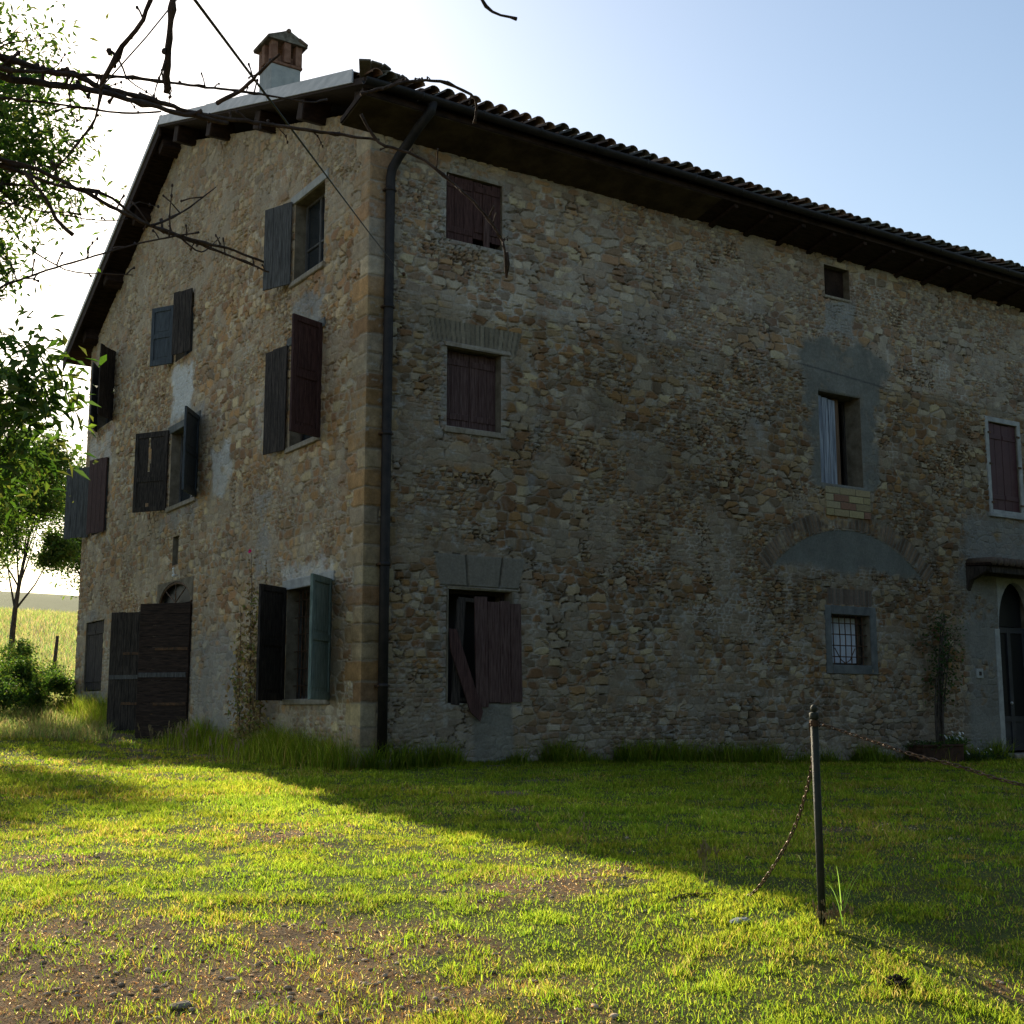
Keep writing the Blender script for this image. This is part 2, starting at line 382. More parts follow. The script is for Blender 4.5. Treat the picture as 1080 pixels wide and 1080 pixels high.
# --- long wall (faces -Y)
OP_S = {'A':(1.38,2.46,8.37,9.50),'B':(1.42,2.44,5.27,6.58),'C':(1.47,2.64,.95,2.70),'attic':(10.10,10.82,9.02,9.66),
        'mid':(9.80,10.98,5.20,7.02),'bar':(9.90,10.98,1.70,2.66),'right':(15.0,16.0,5.12,7.06),'door':(14.98,16.18,-.08,3.64)}
def feat_s(U, Z, col, hgt, E, ID):
    # upper band: rebuilt in paler stone
    up = sst(-.12, .12, Z-7.35+.25*(fbm(U/.8,Z/.8,900,3)-.5)*2)
    pale = col*np.array([1.02,1.04,1.08])+np.array([.045,.046,.052])
    col = lerp(col*np.array([.90,.90,.90]), pale, up*.9)
    lo = sst(1.5, .3, Z+.5*(fbm(U/.7,Z/.7,901,3)-.5))
    gcol = (col.mean(-1, keepdims=True)*np.array([1.04,1.02,.98])+.03); col = lerp(col, gcol, lo*.5)
    g_=col.mean(-1,keepdims=True); col = (g_+(col-g_)*.92)*np.array([.95,.85,.735]) + .06*(col-.2)*sst(.0,.3,E)[...,None]
    chip = sst(.66,.70,fbm(U/.11,Z/.08,960,3))*sst(.42,.60,fbm(U/1.5,Z/1.5,961,3)); col = lerp(col, np.array([.34,.33,.30])+0*col, chip*.45)
    dk = sst(.55,.75,fbm(U/2.6,Z/3.5,962,4))*.18*sst(9,6,Z); col = col*(1-dk[...,None])
    col = np.clip(col,.012,.9)
    # string line
    ln = np.exp(-((Z-7.32-.03*vn(U/2,Z*0,902))/.018)**2)*sst(2,4,U); col = lerp(col, np.array([.10,.085,.065])+0*col, ln*.5)
    cem = np.array([.165,.158,.135])*(.55+.65*fbm(U/.35,Z/.5,903,5)+.25*fbm(U/.05,Z/.05,963,3))[...,None]
    rough = .004*(fbm(U/.06,Z/.06,904,3)-.5)
    m = np.maximum(blob(U,Z,9.35,11.70,6.75,8.02,910,.13,.5), blob(U,Z,9.50,11.32,5.1,7.4,911,.13,.5))
    cr = np.exp(-((Z-(7.42-.06*(U-10.4)))/.016)**2)*blob(U,Z,9.3,11.8,7,8,913)
    m = m*(.80+.2*sst(.4,.5,fbm(U/.25,Z/.25,912,4))); col = lerp(col, cem, m); hgt = hgt*(1-m)+(.020+rough*2.5)*m
    col = lerp(col, np.array([.05,.05,.05])+0*col, cr*.8)
    # segmental arch, cement filled
    r = np.sqrt((U-10.5)**2+(Z-1.30)**2); a = np.arctan2(U-10.5, Z-1.30)
    n_=0; ins = sst(3.03+.02*(fbm(U/.2,Z/.2,905,3)-.5),3.0,r)*sst(3.42,3.60,Z+.34*(fbm(U/.35,Z/.35,906,4)-.5))
    col = lerp(col, cem*np.array([.82,.86,.88]), ins*.93); hgt = hgt*(1-ins)+(.0+rough)*ins
    ring = ((r > 3.03) & (r < 3.40) & (np.abs(a) < .82))
    k = np.floor(a/.030); fa = a/.030-k; je = np.minimum(fa, 1-fa)*.09; re_ = np.minimum(r-3.03, 3.40-r)
    ed = np.minimum(je, re_)
    bc = np.array([.17,.115,.075])*(.5+.8*h2(k, 0*k, 907))[...,None]*(.7+.6*fbm(U/.1,Z/.1,908,3))[...,None]
    bc = lerp(bc, np.array([.15,.135,.11])+0*bc, 1-sst(.004,.018,ed)); bc = lerp(bc, col, sst(.5,.62,fbm(U/.4,Z/.4,909,3)))
    col = np.where(ring[...,None], bc, col); hgt = np.where(ring, .016*sst(0,.02,ed)+rough, hgt)
    # flat brick arch over window B
    m = (Z > 6.62+.03*np.sin((U-1.2)*2.2)) & (Z < 7.02) & (np.abs(U-1.93) < .80+.28*(Z-6.62))
    k = np.floor((U-1.93)/(.085*(1+.28*(Z-6.6)))); f = (U-1.93)/(.085*(1+.28*(Z-6.6)))-k; ed = np.minimum(f,1-f)*.085
    bc = np.array([.20,.165,.115])*(.7+.5*h2(k,0*k,915))[...,None]; bc = lerp(bc, np.array([.12,.105,.08])+0*bc, 1-sst(.003,.014,ed))
    col = np.where(m[...,None], bc, col); hgt = np.where(m, .018*sst(0,.014,ed)+rough, hgt)
    # three big lintel blocks over window C
    m = (Z > 2.74) & (Z < 3.24+.03*vn(U/.2,Z*0,916)) & (np.abs(U-2.04) < .72+.22*(Z-2.7))
    q = (U-2.04)/(1+.35*(Z-2.74)); ed = np.minimum(np.minimum(np.abs(q+.22), np.abs(q-.36)), np.minimum(Z-2.74, 3.26-Z))
    bc = np.array([.19,.165,.13])*(.85+.3*fbm(U/.05,Z/.3,917,3))[...,None]; bc = lerp(bc, np.array([.07,.06,.045])+0*bc, 1-sst(.006,.022,ed))
    col = np.where(m[...,None], bc, col); hgt = np.where(m, .028*sst(0,.03,ed)+rough, hgt)
    # brick relieving arch over barred window
    m = (Z > 2.86) & (Z < 3.16) & (np.abs(U-10.45) < .62)
    k = np.floor(U/.09); f = U/.09-k; ed = np.minimum(f,1-f)*.09
    bc = np.array([.14,.10,.075])*(.7+.6*h2(k,0*k,918))[...,None]; bc = lerp(bc, np.array([.13,.12,.10])+0*bc, 1-sst(.003,.014,ed))
    col = np.where(m[...,None], bc, col); hgt = np.where(m, .012*sst(0,.014,ed), hgt)
    # cement patch below window C, lime around A/B/C, white below attic window
    m = blob(U,Z,1.95,2.62,-.4,.93,920,.04,.1); m=m*.8; col = lerp(col, cem*1.05, m); hgt = hgt*(1-m)+(.012+rough)*m
    lime = np.array([.30,.29,.265])*(.8+.3*fbm(U/.2,Z/.2,921,3))[...,None]
    for (a,b,c,d,s) in ((1.24,2.60,8.25,9.6,930),(1.30,2.56,5.15,6.6,931),(1.34,2.78,.9,2.7,932)):
        dd = np.maximum(np.maximum(a-U, U-b), np.maximum(c-Z, Z-d))
        m = sst(.10,-.02,dd+.28*(fbm(U/.2,Z/.2,s,4)-.42)); col = lerp(col, lime, m*.5)
    m = blob(U,Z,10.05,10.85,8.25,8.95,940,.06,.3); col = lerp(col, lime*.95, m*.8); hgt = hgt*(1-m*.4)
    m = blob(U,Z,9.98,10.92,9.0,9.6,943,.04,.08); col = lerp(col, np.array([.22,.15,.11])+0*col, m*.5)
    # vertical streak of mortar mid wall
    m = np.exp(-((U-3.05-.12*np.sin(Z*1.3))/.11)**2)*sst(2.2,3,Z)*sst(6.2,5.0,Z)*sst(.4,.6,fbm(U/.2,Z/.3,941,3)); col = lerp(col, lime*.8, m*.6)
    m = np.exp(-((U-8.15-.2*np.sin(Z))/.2)**2)*sst(4.8,5.6,Z)*sst(8.6,8.0,Z)*sst(.42,.6,fbm(U/.25,Z/.3,942,3)); col = lerp(col, lime*.85, m*.6)
    # right-hand house end: thin pale render
    m = sst(-.25,.25,U-13.85+.6*(fbm(U/.8,Z/.8,950,4)-.5)*2)*sst(5.1,4.7,Z+.2*(vn(U/.5,Z/.5,951)-.5))*sst(.30,.52,fbm(U/.35,Z/.35,952,4)+.12)
    col = lerp(col, np.array([.20,.195,.175])*(.8+.4*fbm(U/.3,Z/.3,953,3))[...,None], m*.8); hgt = hgt*(1-m*.7)+.012*m
    m = sst(.42,.5,1-np.abs(U-13.2)/1.2)*sst(3.7,3.2,Z); col = lerp(col, col*np.array([1.0,.95,.9]), m)
    return col, hgt
WT_S = np.array([1.1,1.0,1.1,1.15,1.0,.8,1.2,1.0,.35,1.0])
def map_s(U, Z, h): return np.stack([U, -h, Z], -1)
def map_w(U, Z, h): return np.stack([-h, U, Z], -1)
wS = stone_wall('long_wall', 0, 16.6, -.9, lambda u: 9.88+0*u, .022, list(OP_S.values()), map_s, feat_s, 100, 1, WT_S, .215, .118)
# --- gable wall (faces -X)
OP_W = {'A':(1.66,2.88,8.18,9.62),'B':(1.66,2.88,5.25,7.05),'C':(1.10,2.78,1.02,2.82),'D':(7.52,9.16,5.06,6.66),'E':(8.08,9.14,8.22,9.50),
        'F':(13.80,15.10,7.85,9.45),'G':(13.85,15.15,5.15,6.95),'H':(13.60,15.15,1.30,2.98),'door':(7.44,9.66,.05,3.47),'slot':(8.42,8.80,3.80,4.40)}
def feat_w(U, Z, col, hgt, E, ID):
    g_=col.mean(-1,keepdims=True); col = (g_+(col-g_)*.92)*np.array([1.13,.985,.82])*1.24
    # the gable is largely flush pointed: more mortar between stones
    m = sst(.40,.62,fbm(U/1.8,Z/1.4,1001,3))*.42
    rend = np.array([.33,.285,.215])*(.8+.4*fbm(U/.3,Z/.3,1002,3))[...,None]
    k = np.maximum(m, .25*sst(3,12,U)); col = lerp(col, rend, k*sst(.65,.25,E)); hgt = hgt*(1-k*.5)
    upm = sst(8.2,10,Z); col = lerp(col, col*.55+rend*.50, upm*.7)
    rough = .004*(fbm(U/.06,Z/.06,1003,3)-.5)
    white = np.array([.60,.60,.58])*(.85+.25*fbm(U/.2,Z/.2,1004,3))[...,None]
    cem = np.array([.27,.265,.25])*(.65+.6*fbm(U/.25,Z/.25,1005,4))[...,None]
    for (a,b,c,d,s,cc,kk) in ((8.05,9.2,6.95,7.9,1010,white,.85),(5.7,6.6,4.95,5.85,1011,white,.6),(1.75,2.7,7.10,7.75,1012,cem,.85),
                         (7.2,9.5,6.62,6.95,1013,cem,.7),(13.7,15.6,6.95,7.6,1014,white,.4),(5.0,7.3,.3,2.3,1015,cem,.55),(3.2,5.2,.3,1.5,1016,cem,.45),
                         (7.4,9.6,4.65,5.05,1017,cem,.6),(13.3,15.6,.9,1.35,1018,cem,.6),(13.3,15.5,2.95,3.2,1019,cem,.5),(3.6,4.2,3.2,4.6,1020,cem*1.2,.6),(3.4,4.4,5.5,6.6,1021,white,.22),(1.0,2.9,2.86,3.15,1022,white,.55)):
        m = blob(U,Z,a,b,c,d,s,.12,.38)*kk*sst(.25,.5,fbm(U/.3,Z/.3,s+7,4)+.08); col = lerp(col, cc, m); hgt = hgt*(1-m*.8)+(.012+rough)*m*.8
    # arch bricks over the door
    r = np.sqrt(((U-8.52)/1.14)**2+((Z-2.55)/.48)**2)
    return col, hgt
def top_w(u): return roofz(u)-.34
WT_W = np.array([1.2,1.0,1.4,1.5,.9,.6,.8,1.2,.6,.6])
wW = stone_wall('gable_wall', 0, 16.0, -.3, top_w, .026, list(OP_W.values()), map_w, feat_w, 300, 2, WT_W, .225, .135)
# --- the two unseen sides, coarser stone
def nofeat(U, Z, col, hgt, E, ID): return col, hgt
stone_wall('back_wall', 0, 20.0, .4, lambda u: 9.9+0*u, .12, [], lambda U,Z,h: np.stack([20-U, 16+h, Z], -1), nofeat, 500, 0)
stone_wall('far_gable', 0, 16.0, -.9, top_w, .12, [], lambda U,Z,h: np.stack([20+h, U, Z], -1), nofeat, 520, 0)
stone_wall('long_wall_end', 16.6, 20.0, -.9, lambda u: 9.88+0*u, .06, [], map_s, nofeat, 100, 0, WT_S, .215, .118)

# reveals: stone and plaster sides of every opening, one mesh each, adopted by their window or door below
DEP = .48; REV = {}
for k,(a,b,c,d) in OP_S.items():
    REV['S'+k]=MB().add([(a,0,c),(b,0,c),(b,0,d),(a,0,d),(a,DEP,c),(b,DEP,c),(b,DEP,d),(a,DEP,d)], [(0,1,5,4),(1,2,6,5),(2,3,7,6),(3,0,4,7)]).build('reveal', REVEAL, house)
for k,(a,b,c,d) in OP_W.items():
    dp = .10 if k == 'slot' else DEP
    REV['W'+k]=MB().add([(0,a,c),(0,b,c),(0,b,d),(0,a,d),(dp,a,c),(dp,b,c),(dp,b,d),(dp,a,d)], [(0,1,5,4),(1,2,6,5),(2,3,7,6),(3,0,4,7)]+([(4,5,6,7)] if k=='slot' else [])).build('reveal' if k!='slot' else 'slot_window', REVEAL, house)
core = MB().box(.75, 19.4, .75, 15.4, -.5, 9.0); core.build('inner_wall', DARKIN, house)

# ------------------------------------------------------------ roof
roof = MB()
def slab(y0, y1, t=.10):
    z0, z1 = float(roofz(y0)), float(roofz(y1))
    roof.add([(x,y,z) for x in (RX0,RX1) for (y,z) in ((y0,z0),(y1,z1),(y1,z1-t),(y0,z0-t))], [(0,1,2,3),(4,7,6,5),(0,4,5,1),(1,5,6,2),(2,6,7,3),(3,7,4,0)])
slab(-.78, 9.3); slab(9.3, 16.85)
roofo = roof.build('roof', SOFFIT, house)
# tiles: barrel covers in columns, individually laid
def tiles():
    V=[];F=[];C=[]; n=7
    ang=np.linspace(0,math.pi,n)
    def lay(x, y, dy, sgn, r0, r1, tilt, L, c):
        k=sum(len(v) for v in V); vs=[]
        for (f,r) in ((0,r0),(1,r1)):
            yy=y+sgn*f*dy; zz=float(roofz(np.clip(yy,-.9,17)))+ (0 if yy>-.8 else .334*(yy+.8)*0)
            lift=.045-.03*f+tilt
            for a in ang: vs.append((x+r*math.cos(a), yy, zz+lift+r*math.sin(a)*.85))
        for (f,r) in ((0,r0-.015),(1,r1-.015)):
            yy=y+sgn*f*dy; zz=float(roofz(np.clip(yy,-.9,17)))
            for a in ang: vs.append((x+r*math.cos(a), yy, zz+.045-.03*f+tilt+r*math.sin(a)*.85))
        V.append(np.array(vs)); C.append(np.tile(c,(len(vs),1)))
        for i in range(n-1):
            F.append((k+i,k+i+1,k+n+i+1,k+n+i)); F.append((k+2*n+i,k+3*n+i,k+3*n+i+1,k+2*n+i+1))
            F.append((k+i,k+2*n+i,k+2*n+i+1,k+i+1))
    xs=np.arange(RX0+.16, RX1, .245)
    tc=np.array([[.20,.115,.075],[.16,.10,.07],[.11,.095,.075],[.24,.15,.10],[.13,.12,.09],[.085,.075,.06]])
    for ix,x in enumerate(xs):
        for sgn,ys in ((1,np.arange(-.93,9.2,.37)),(-1,np.arange(16.95,9.4,-.37))):
            for iy,y in enumerate(ys):
                if sgn==-1 and ix%1: continue
                first = iy==0
                c=tc[rng.integers(0,6)]*rng.uniform(.7,1.15)
                jy=rng.uniform(-.045,.045) if first else rng.uniform(-.01,.01)
                lay(x+rng.normal(0,.012), y+jy, .42, sgn, .098+rng.uniform(-.006,.008), .078, .045+rng.normal(0,.007), .42, c)
    # pan tiles: shallow upside-down channels as one sheet
    V=np.concatenate(V); C=np.concatenate(C); F=np.array(F)
    me=npmesh('tiles',V,F,C,True); o=link('tile_covering',me,TILE,roofo)
    # ridge
    m=MB(); col=[]
    for x in np.arange(RX0,RX1,.38):
        m.tube([(x,9.3,13.66+random.uniform(0,.012)),(x+.42,9.3,13.66)],[.13,.115],10)
    k=len(m.v); m.build('ridge_cap',TILE,roofo,True,col=[(.17,.11,.075,1)]*k)
    # broken tile stubs stacked under the covers at the corner
    m=MB()
    for i in range(7):
        x=RX0+.05+i*.13; M=Matrix.Translation((x,-.72+.05*i,10.42+.03*(i%3)))@Matrix.Rotation(.5*(i%3-1),4,'Z')@Matrix.Rotation(-.3,4,'X')
        m.box(-.09,.09,-.2,.2,-.02,.02,.008,M)
    m.build('loose_tile',TILE,roofo,col=[(.13,.11,.085,1)]*len(m.v))
tiles()
# soffit along the long eave and its rafters
sf=MB(); sf.add([(RX0,0.02,9.84),(RX1,0.02,9.84),(RX1,-.76,10.0),(RX0,-.76,10.0),(RX0,0.02,9.92),(RX1,0.02,9.92),(RX1,-.76,10.10),(RX0,-.76,10.10)],[(0,1,2,3),(4,7,6,5),(0,4,5,1),(1,5,6,2),(2,6,7,3),(3,7,4,0)])
sf.build('soffit',SOFFIT,roofo)
sb=MB(); sb.add([(-.5,.01,9.815),(6.7,.01,9.815),(6.7,-.75,9.985),(-.5,-.75,9.985),(-.5,.01,9.83),(6.7,.01,9.83),(6.7,-.75,9.992),(-.5,-.75,9.992)],[(0,1,2,3),(4,7,6,5),(0,4,5,1),(1,5,6,2),(2,6,7,3),(3,7,4,0)]); sb.build('boxed_eave',mat('stained_eave_plaster',(.040,.028,.018),.95,col2=(.095,.070,.045),nscale=2.5,bump=(20,.6),spec=.1),roofo)
for x in np.arange(7.1,20,.85):
    a=random.uniform(-.02,.02); rf=MB()
    rf.add([(x+a+s_*.05,y,z) for s_ in (-1,1) for (y,z) in ((0.03,9.76),(0.03,9.82),(-.72,9.98),(-.72,9.92))],[(0,1,2,3),(4,7,6,5),(0,4,5,1),(1,5,6,2),(2,6,7,3),(3,7,4,0)])
    rf.build('rafter',SOFFIT,roofo)
# purlin ends under the gable overhang + verge boards
for y in (-.25,1.7,3.9,6.3,8.4,9.6,11.6,13.6,15.6):
    pu=MB(); z=float(roofz(y))-.11; w=random.uniform(.13,.17)
    M=Matrix.Translation((0,y,z))@Matrix.Rotation(math.atan(.334) if y<9.3 else -math.atan(.476),4,'X')
    pu.box(RX0+.06+random.uniform(0,.12),.05,-w,w,-.34,-.002,.015,M,.006)
    pu.build('purlin',SOFFIT,roofo)
fl=MB()
def strip(x0,x1,y0,y1,lo,hi,up=.0):
    fl.add([(x,y,float(roofz(y))+o+up) for x in (x0,x1) for y in (y0,y1) for o in (lo,hi)],[(0,1,3,2),(4,6,7,5),(0,4,5,1),(2,3,7,6),(0,2,6,4),(1,5,7,3)])
strip(RX0-.03,RX0-.004,-.42,3.1,-.06,.16); strip(RX0-.036,RX0-.010,3.0,6.2,-.06,.15); strip(RX0-.03,RX0-.004,6.1,9.28,-.06,.14)
strip(RX0-.03,RX0-.004,9.32,16.9,-.03,.09)
strip(RX0-.004,RX0+.16,-.42,9.28,.128,.138); strip(RX0-.004,RX0+.12,9.32,16.9,.08,.09)
flo=fl.build('verge_flashing',FLASH,roofo)
vb=MB()
vb.add([(x,y,float(roofz(y))+o) for x in (RX0+.0,RX0+.05) for y in (9.32,16.85) for o in (-.28,-.104)],[(0,1,3,2),(4,6,7,5),(0,4,5,1),(2,3,7,6),(0,2,6,4),(1,5,7,3)])
vb.build('verge_board',SOFFIT,roofo)
# gutter + downpipe
g=MB(); n=9; xs=[RX0-.05]+list(np.arange(0,RX1+.3,1.5)); prof=[(math.cos(t)*.085,math.sin(t)*.085) for t in np.linspace(math.pi,2*math.pi,n)]
inn=[(p[0]*.93,p[1]*.93) for p in prof][::-1]; pr=prof+inn; vs=[]; fs=[]
for i,x in enumerate(xs):
    sag=.012*math.sin(i*1.7)
    for p in pr: vs.append((x,-.90+p[0],10.17+p[1]+sag))
q=len(pr)
for i in range(len(xs)-1):
    for k in range(q): fs.append([i*q+k,i*q+(k+1)%q,(i+1)*q+(k+1)%q,(i+1)*q+k])
fs+= [list(range(q)), [(len(xs)-1)*q+k for k in range(q)]]
g.add(vs,fs)
for x in np.arange(.4,20,1.1): g.box(x-.015,x+.015,-.99,-.80,10.10,10.19,0)
g.build('gutter',GUTTER,house,True)
dpp=MB(); dpp.tube([(.62,-.88,10.12),(.60,-.86,9.98),(.52,-.62,9.80),(.38,-.24,9.42),(.33,-.12,9.26),(.31,-.10,9.10),(.31,-.10,6),(.31,-.10,3),(.315,-.10,.12)],.076,14)
for z in (8.9,7.0,5.0,3.0,1.2): dpp.tube([(.31,-.10,z-.03),(.31,-.10,z+.03)],.084,14)
dpo=dpp.build('downpipe',GUTTER,house,True)
for z in (8.9,7.0,5.0,3.0,1.2): MB().box(.21,.41,-.13,.01,z-.015,z+.015).build('bracket',IRON,dpo)
MB().box(.22,.42,-.22,0,-.12,.13,.02,None,.01).build('pipe_foot_block',LINTEL,house)
# chimney
cx,cy=.70,5.5; zr=float(roofz(cy))
ch=MB().box(cx-.31,cx+.31,cy-.31,cy+.31,zr-.5,zr+1.10,.01); cho=ch.build('chimney',CHIMW,roofo)
c2=MB(); c2.box(cx-.34,cx+.34,cy-.34,cy+.34,zr+1.10,zr+1.16,.01)
for sx in (-1,1):
    for sy in (-1,1): c2.box(cx+sx*.26-.07,cx+sx*.26+.07,cy+sy*.26-.07,cy+sy*.26+.07,zr+1.16,zr+1.58,.01)
c2.box(cx-.07,cx+.07,cy-.37,cy-.24,zr+1.16,zr+1.58,.01); c2.box(cx-.37,cx-.24,cy-.07,cy+.07,zr+1.16,zr+1.58,.01)
c2.box(cx-.2,cx+.2,cy-.2,cy+.2,zr+1.16,zr+1.37,.01)
c2.build('brick_vent',TERRA,cho)
# little gabled hood of stone slabs
hd=MB(); zt=zr+1.58
for s_ in (-1,1):
    M=Matrix.Translation((cx,cy,zt+.22))@Matrix.Rotation(s_*R(25),4,'Y')
    if s_>0: hd.box(-.02,.46,-.40,.40,-.03,.03,.01,M,.008)
    else: hd.box(-.46,.02,-.40,.40,-.03,.03,.01,M,.008)
hd.add([(cx-.42,cy-.40,zt),(cx+.42,cy-.40,zt),(cx,cy-.40,zt+.20),(cx-.42,cy+.40,zt),(cx+.42,cy+.40,zt),(cx,cy+.40,zt+.20)],[(0,1,2),(3,5,4),(0,3,4,1)])
hd.build('hood',LICHEN,cho)
hb=MB()
for i in range(9): hb.tube([(cx+.40,cy-.38+i*.095,zt+.03),(cx+.22,cy-.38+i*.095,zt+.12)],.045,8)
hb.tube([(cx,cy-.42,zt+.235),(cx,cy+.42,zt+.245)],.045,8)
hb.build('hood_tile',TILE,cho,True,col=[(.15,.105,.075,1)]*len(hb.v))

# ------------------------------------------------------------ shutters, windows
def leaf_mesh(w, h, style, t=.045):
    """local: hinge at x=0, extends +x, z from 0..h, thickness along y"""
    m = MB(); j=.003
    if style == 'panel':
        s=.085
        m.box(0,s,0,t,0,h,.004); m.box(w-s,w,0,t,0,h,.004)
        for z0,z1 in ((0,.12),(h*.5-.05,h*.5+.05),(h-.10,h)): m.box(s,w-s,.001,t-.001,z0,z1,.003)
        for z0,z1 in ((.12,h*.5-.05),(h*.5+.05,h-.10)):
            m.box(s,w-s,t*.45,t*.55,z0,z1)
            m.box(s+.05,w-s-.05,t*.30,t*.70,z0+.05,z1-.05,.006)
    elif style == 'holed':
        s=.09; m.box(0,s,0,t,0,h,.004); m.box(w-s,w,0,t,0,h,.004)
        for z0,z1 in ((0,.10),(h*.40-.05,h*.40+.05),(h-.12,h)): m.box(s,w-s,.001,t-.001,z0,z1,.003)
        xm=w*.55
        m.box(s,w-s,t*.35,t*.6,.18,h*.40-.05); m.box(s,xm-.02,t*.35,t*.6,.10,.18); m.box(xm+.07,w-s,t*.35,t*.6,.10,.18)
        z0,z1=h*.40+.05,h-.12; zt=z0+(z1-z0)*.72
        m.box(s,xm-.045,t*.35,t*.6,z0,z1); m.box(xm+.045,w-s,t*.35,t*.6,z0,z1); m.box(xm-.045,xm+.045,t*.35,t*.6,z0,z0+.12); m.box(xm-.045,xm-.012,t*.35,t*.6,zt,z1); m.box(xm-.045,xm-.015,t*.35,t*.6,z0+.12,z0+.3)
    elif style == 'tongue':
        n=max(2,round(w/.20)); b=w/n
        for i in range(n): m.box(i*b+.0035,(i+1)*b-.0035,t*.3+random.uniform(0,.005),t,0+random.uniform(-.01,.012),h+random.uniform(-.015,.01),.003,None,.001)
        for z0 in (h*.12,h*.82): m.box(.02,w-.02,0,t*.3-.001,z0,z0+.10,.004)
    elif style == 'hboards':
        n=round(h/.22); b=h/n
        for i in range(n): m.box(0,w,t*.3+random.uniform(0,.004),t,i*b+.003,(i+1)*b-.003,.004,None,.002)
        m.box(0,.11,-.004,t*.3-.001,0,h,.003); m.box(w-.11,w,-.004,t*.3-.001,0,h,.003)
    return m
def hinge_mesh(h, n=2):
    m=MB()
    for k in range(n):
        z=h*(.14+.72*k/(n-1)); m.box(-.03,.30,-.008,-.001,z-.018,z+.018); m.tube([(-.01,0,z-.05),(-.01,0,z+.05)],.012,8)
    return m
def rot_w(theta):  # on the gable: theta measured from +Y towards -X
    return R(90)+R(theta)
def shutter(win, loc, rz, w, h, style, m, label=None, hm=IRON):
    o = leaf_mesh(w,h,style).build('shutter', m, win, loc=loc, rot=(0,0,rz))
    if label: o['label']=label
    return o
def frame_w(a,b,c,d, t=.055, x0=.20, x1=.27, mid=False, bar=None):
    m=MB(); m.box(x0,x1,a+.002,a+t,c+.002,d-.002,.004); m.box(x0,x1,b-t,b-.002,c+.002,d-.002,.004)
    m.box(x0,x1,a+t,b-t,c+.002,c+t,.004); m.box(x0,x1,a+t,b-t,d-t,d-.002,.004)
    if mid: m.box(x0,x1,(a+b)/2-.03,(a+b)/2+.03,c+t,d-t,.004)
    if bar:
        for z in bar: m.box(x0+.01,x1-.01,a+t,b-t,z-.02,z+.02,.003)
    return m
def lintel_w(a,b,c,d,parent,h=.16,over=.16,m=LIME,sill=True):
    MB().box(-.035,.20,a-over,b+over,d+.002,d+h,.012,None,.006).build('lintel',m,parent)
    if sill: MB().box(-.06,.30,a-.08,b+.08,c-.09,c+.004,.012,None,.005).build('sill',LINTEL,parent)

def window_w(key, m, mid=True, bar=None, lin=True, glass=True, lm=LIME, sill=True):
    a,b,c,d=OP_W[key]
    w=frame_w(a,b,c,d,mid=mid,bar=bar).build('window',m,house)
    if glass: MB().box(.235,.240,a+.05,b-.05,c+.05,d-.05).build('pane',GLASS,w)
    if lin: lintel_w(a,b,c,d,w,m=lm,sill=sill)
    return w
hx=-.035
# top right window (bare pane, one white glazing bar)
w=window_w('A',GREYWOOD,mid=True,bar=(8.78,)); shutter(w,(hx,2.90,8.16),rot_w(22),.66,1.50,'tongue',GREYWOOD,'grey weathered shutter with missing slats, open')
w['label']='top floor window nearest the corner'
# mid right
w=window_w('B',DARKWOOD,lm=MORTAR); shutter(w,(hx,2.92,5.22),rot_w(12),.64,1.84,'tongue',DARKWOOD); shutter(w,(hx,1.62,5.20),rot_w(111),.66,1.92,'panel',REDWOOD,'red brown shutter, open')
# ground right with grille
w=window_w('C',GREYWOOD,mid=False,glass=False); a,b,c,d=OP_W['C']
shutter(w,(hx,2.82,1.0),rot_w(126),.80,1.86,'panel',DARKWOOD); shutter(w,(hx,1.06,1.0),rot_w(135),.85,1.86,'panel',GREENP,'pale green shutter with two panels, open')
m=MB()
for y in np.arange(a+.12,b-.05,.14): m.tube([(.15,y,c),(.15,y,d)],.009,6)
for z in np.arange(c+.22,d,.28): m.tube([(.15,a,z),(.15,b,z)],.009,6)
m.build('grille',IRON,w)
# mid centre
w=window_w('D',GREYWOOD,lm=MORTAR); shutter(w,(hx,9.22,5.02),rot_w(32),.88,1.72,'holed',DARKWOOD,'dark shutter with broken panels, open'); shutter(w,(hx,7.46,5.05),rot_w(144),.88,1.66,'panel',BLUEGREY)
# small upper centre
w=window_w('E',GREYWOOD,lin=False); shutter(w,(hx,9.18,8.20),rot_w(30),.62,1.30,'panel',BLUEGREY,'blue grey shutter, open'); shutter(w,(hx,8.02,8.20),rot_w(20),.60,1.36,'tongue',DARKWOOD,'dark brown shutter, open')
# far left, top and middle
w=window_w('F',GREYWOOD,lin=False); shutter(w,(hx,15.14,7.80),rot_w(150),.62,1.66,'tongue',GREYWOOD); shutter(w,(hx,13.74,7.82),rot_w(136),.72,1.74,'tongue',DARKWOOD)
w=window_w('G',GREYWOOD,lin=False); shutter(w,(hx,15.20,5.12),rot_w(31),.82,1.80,'tongue',GREYWOOD); shutter(w,(hx,13.80,5.10),rot_w(14),.82,1.84,'tongue',REDWOOD,'red brown shutter, open')
# ground left, closed
w=window_w('H',GREYWOOD,lin=False,glass=False); a,b,c,d=OP_W['H']
shutter(w,(.02,b-.01,c+.02),R(-90),.76,d-c-.04,'tongue',DARKWOOD); shutter(w,(.02,a+.77,c+.02),R(-90),.76,d-c-.04,'tongue',DARKWOOD)
# big door under a shallow arch
a,b,c,d=OP_W['door']
dm=MB(); dm.box(.14,.24,a+.002,a+.09,c,2.93,.006); dm.box(.14,.24,b-.09,b-.002,c,2.93,.006); dm.box(.12,.26,a+.002,b-.002,2.93,3.0,.006)
door=dm.build('door',DARKWOOD,house); door['label']='tall dark double door standing open in the gable wall'
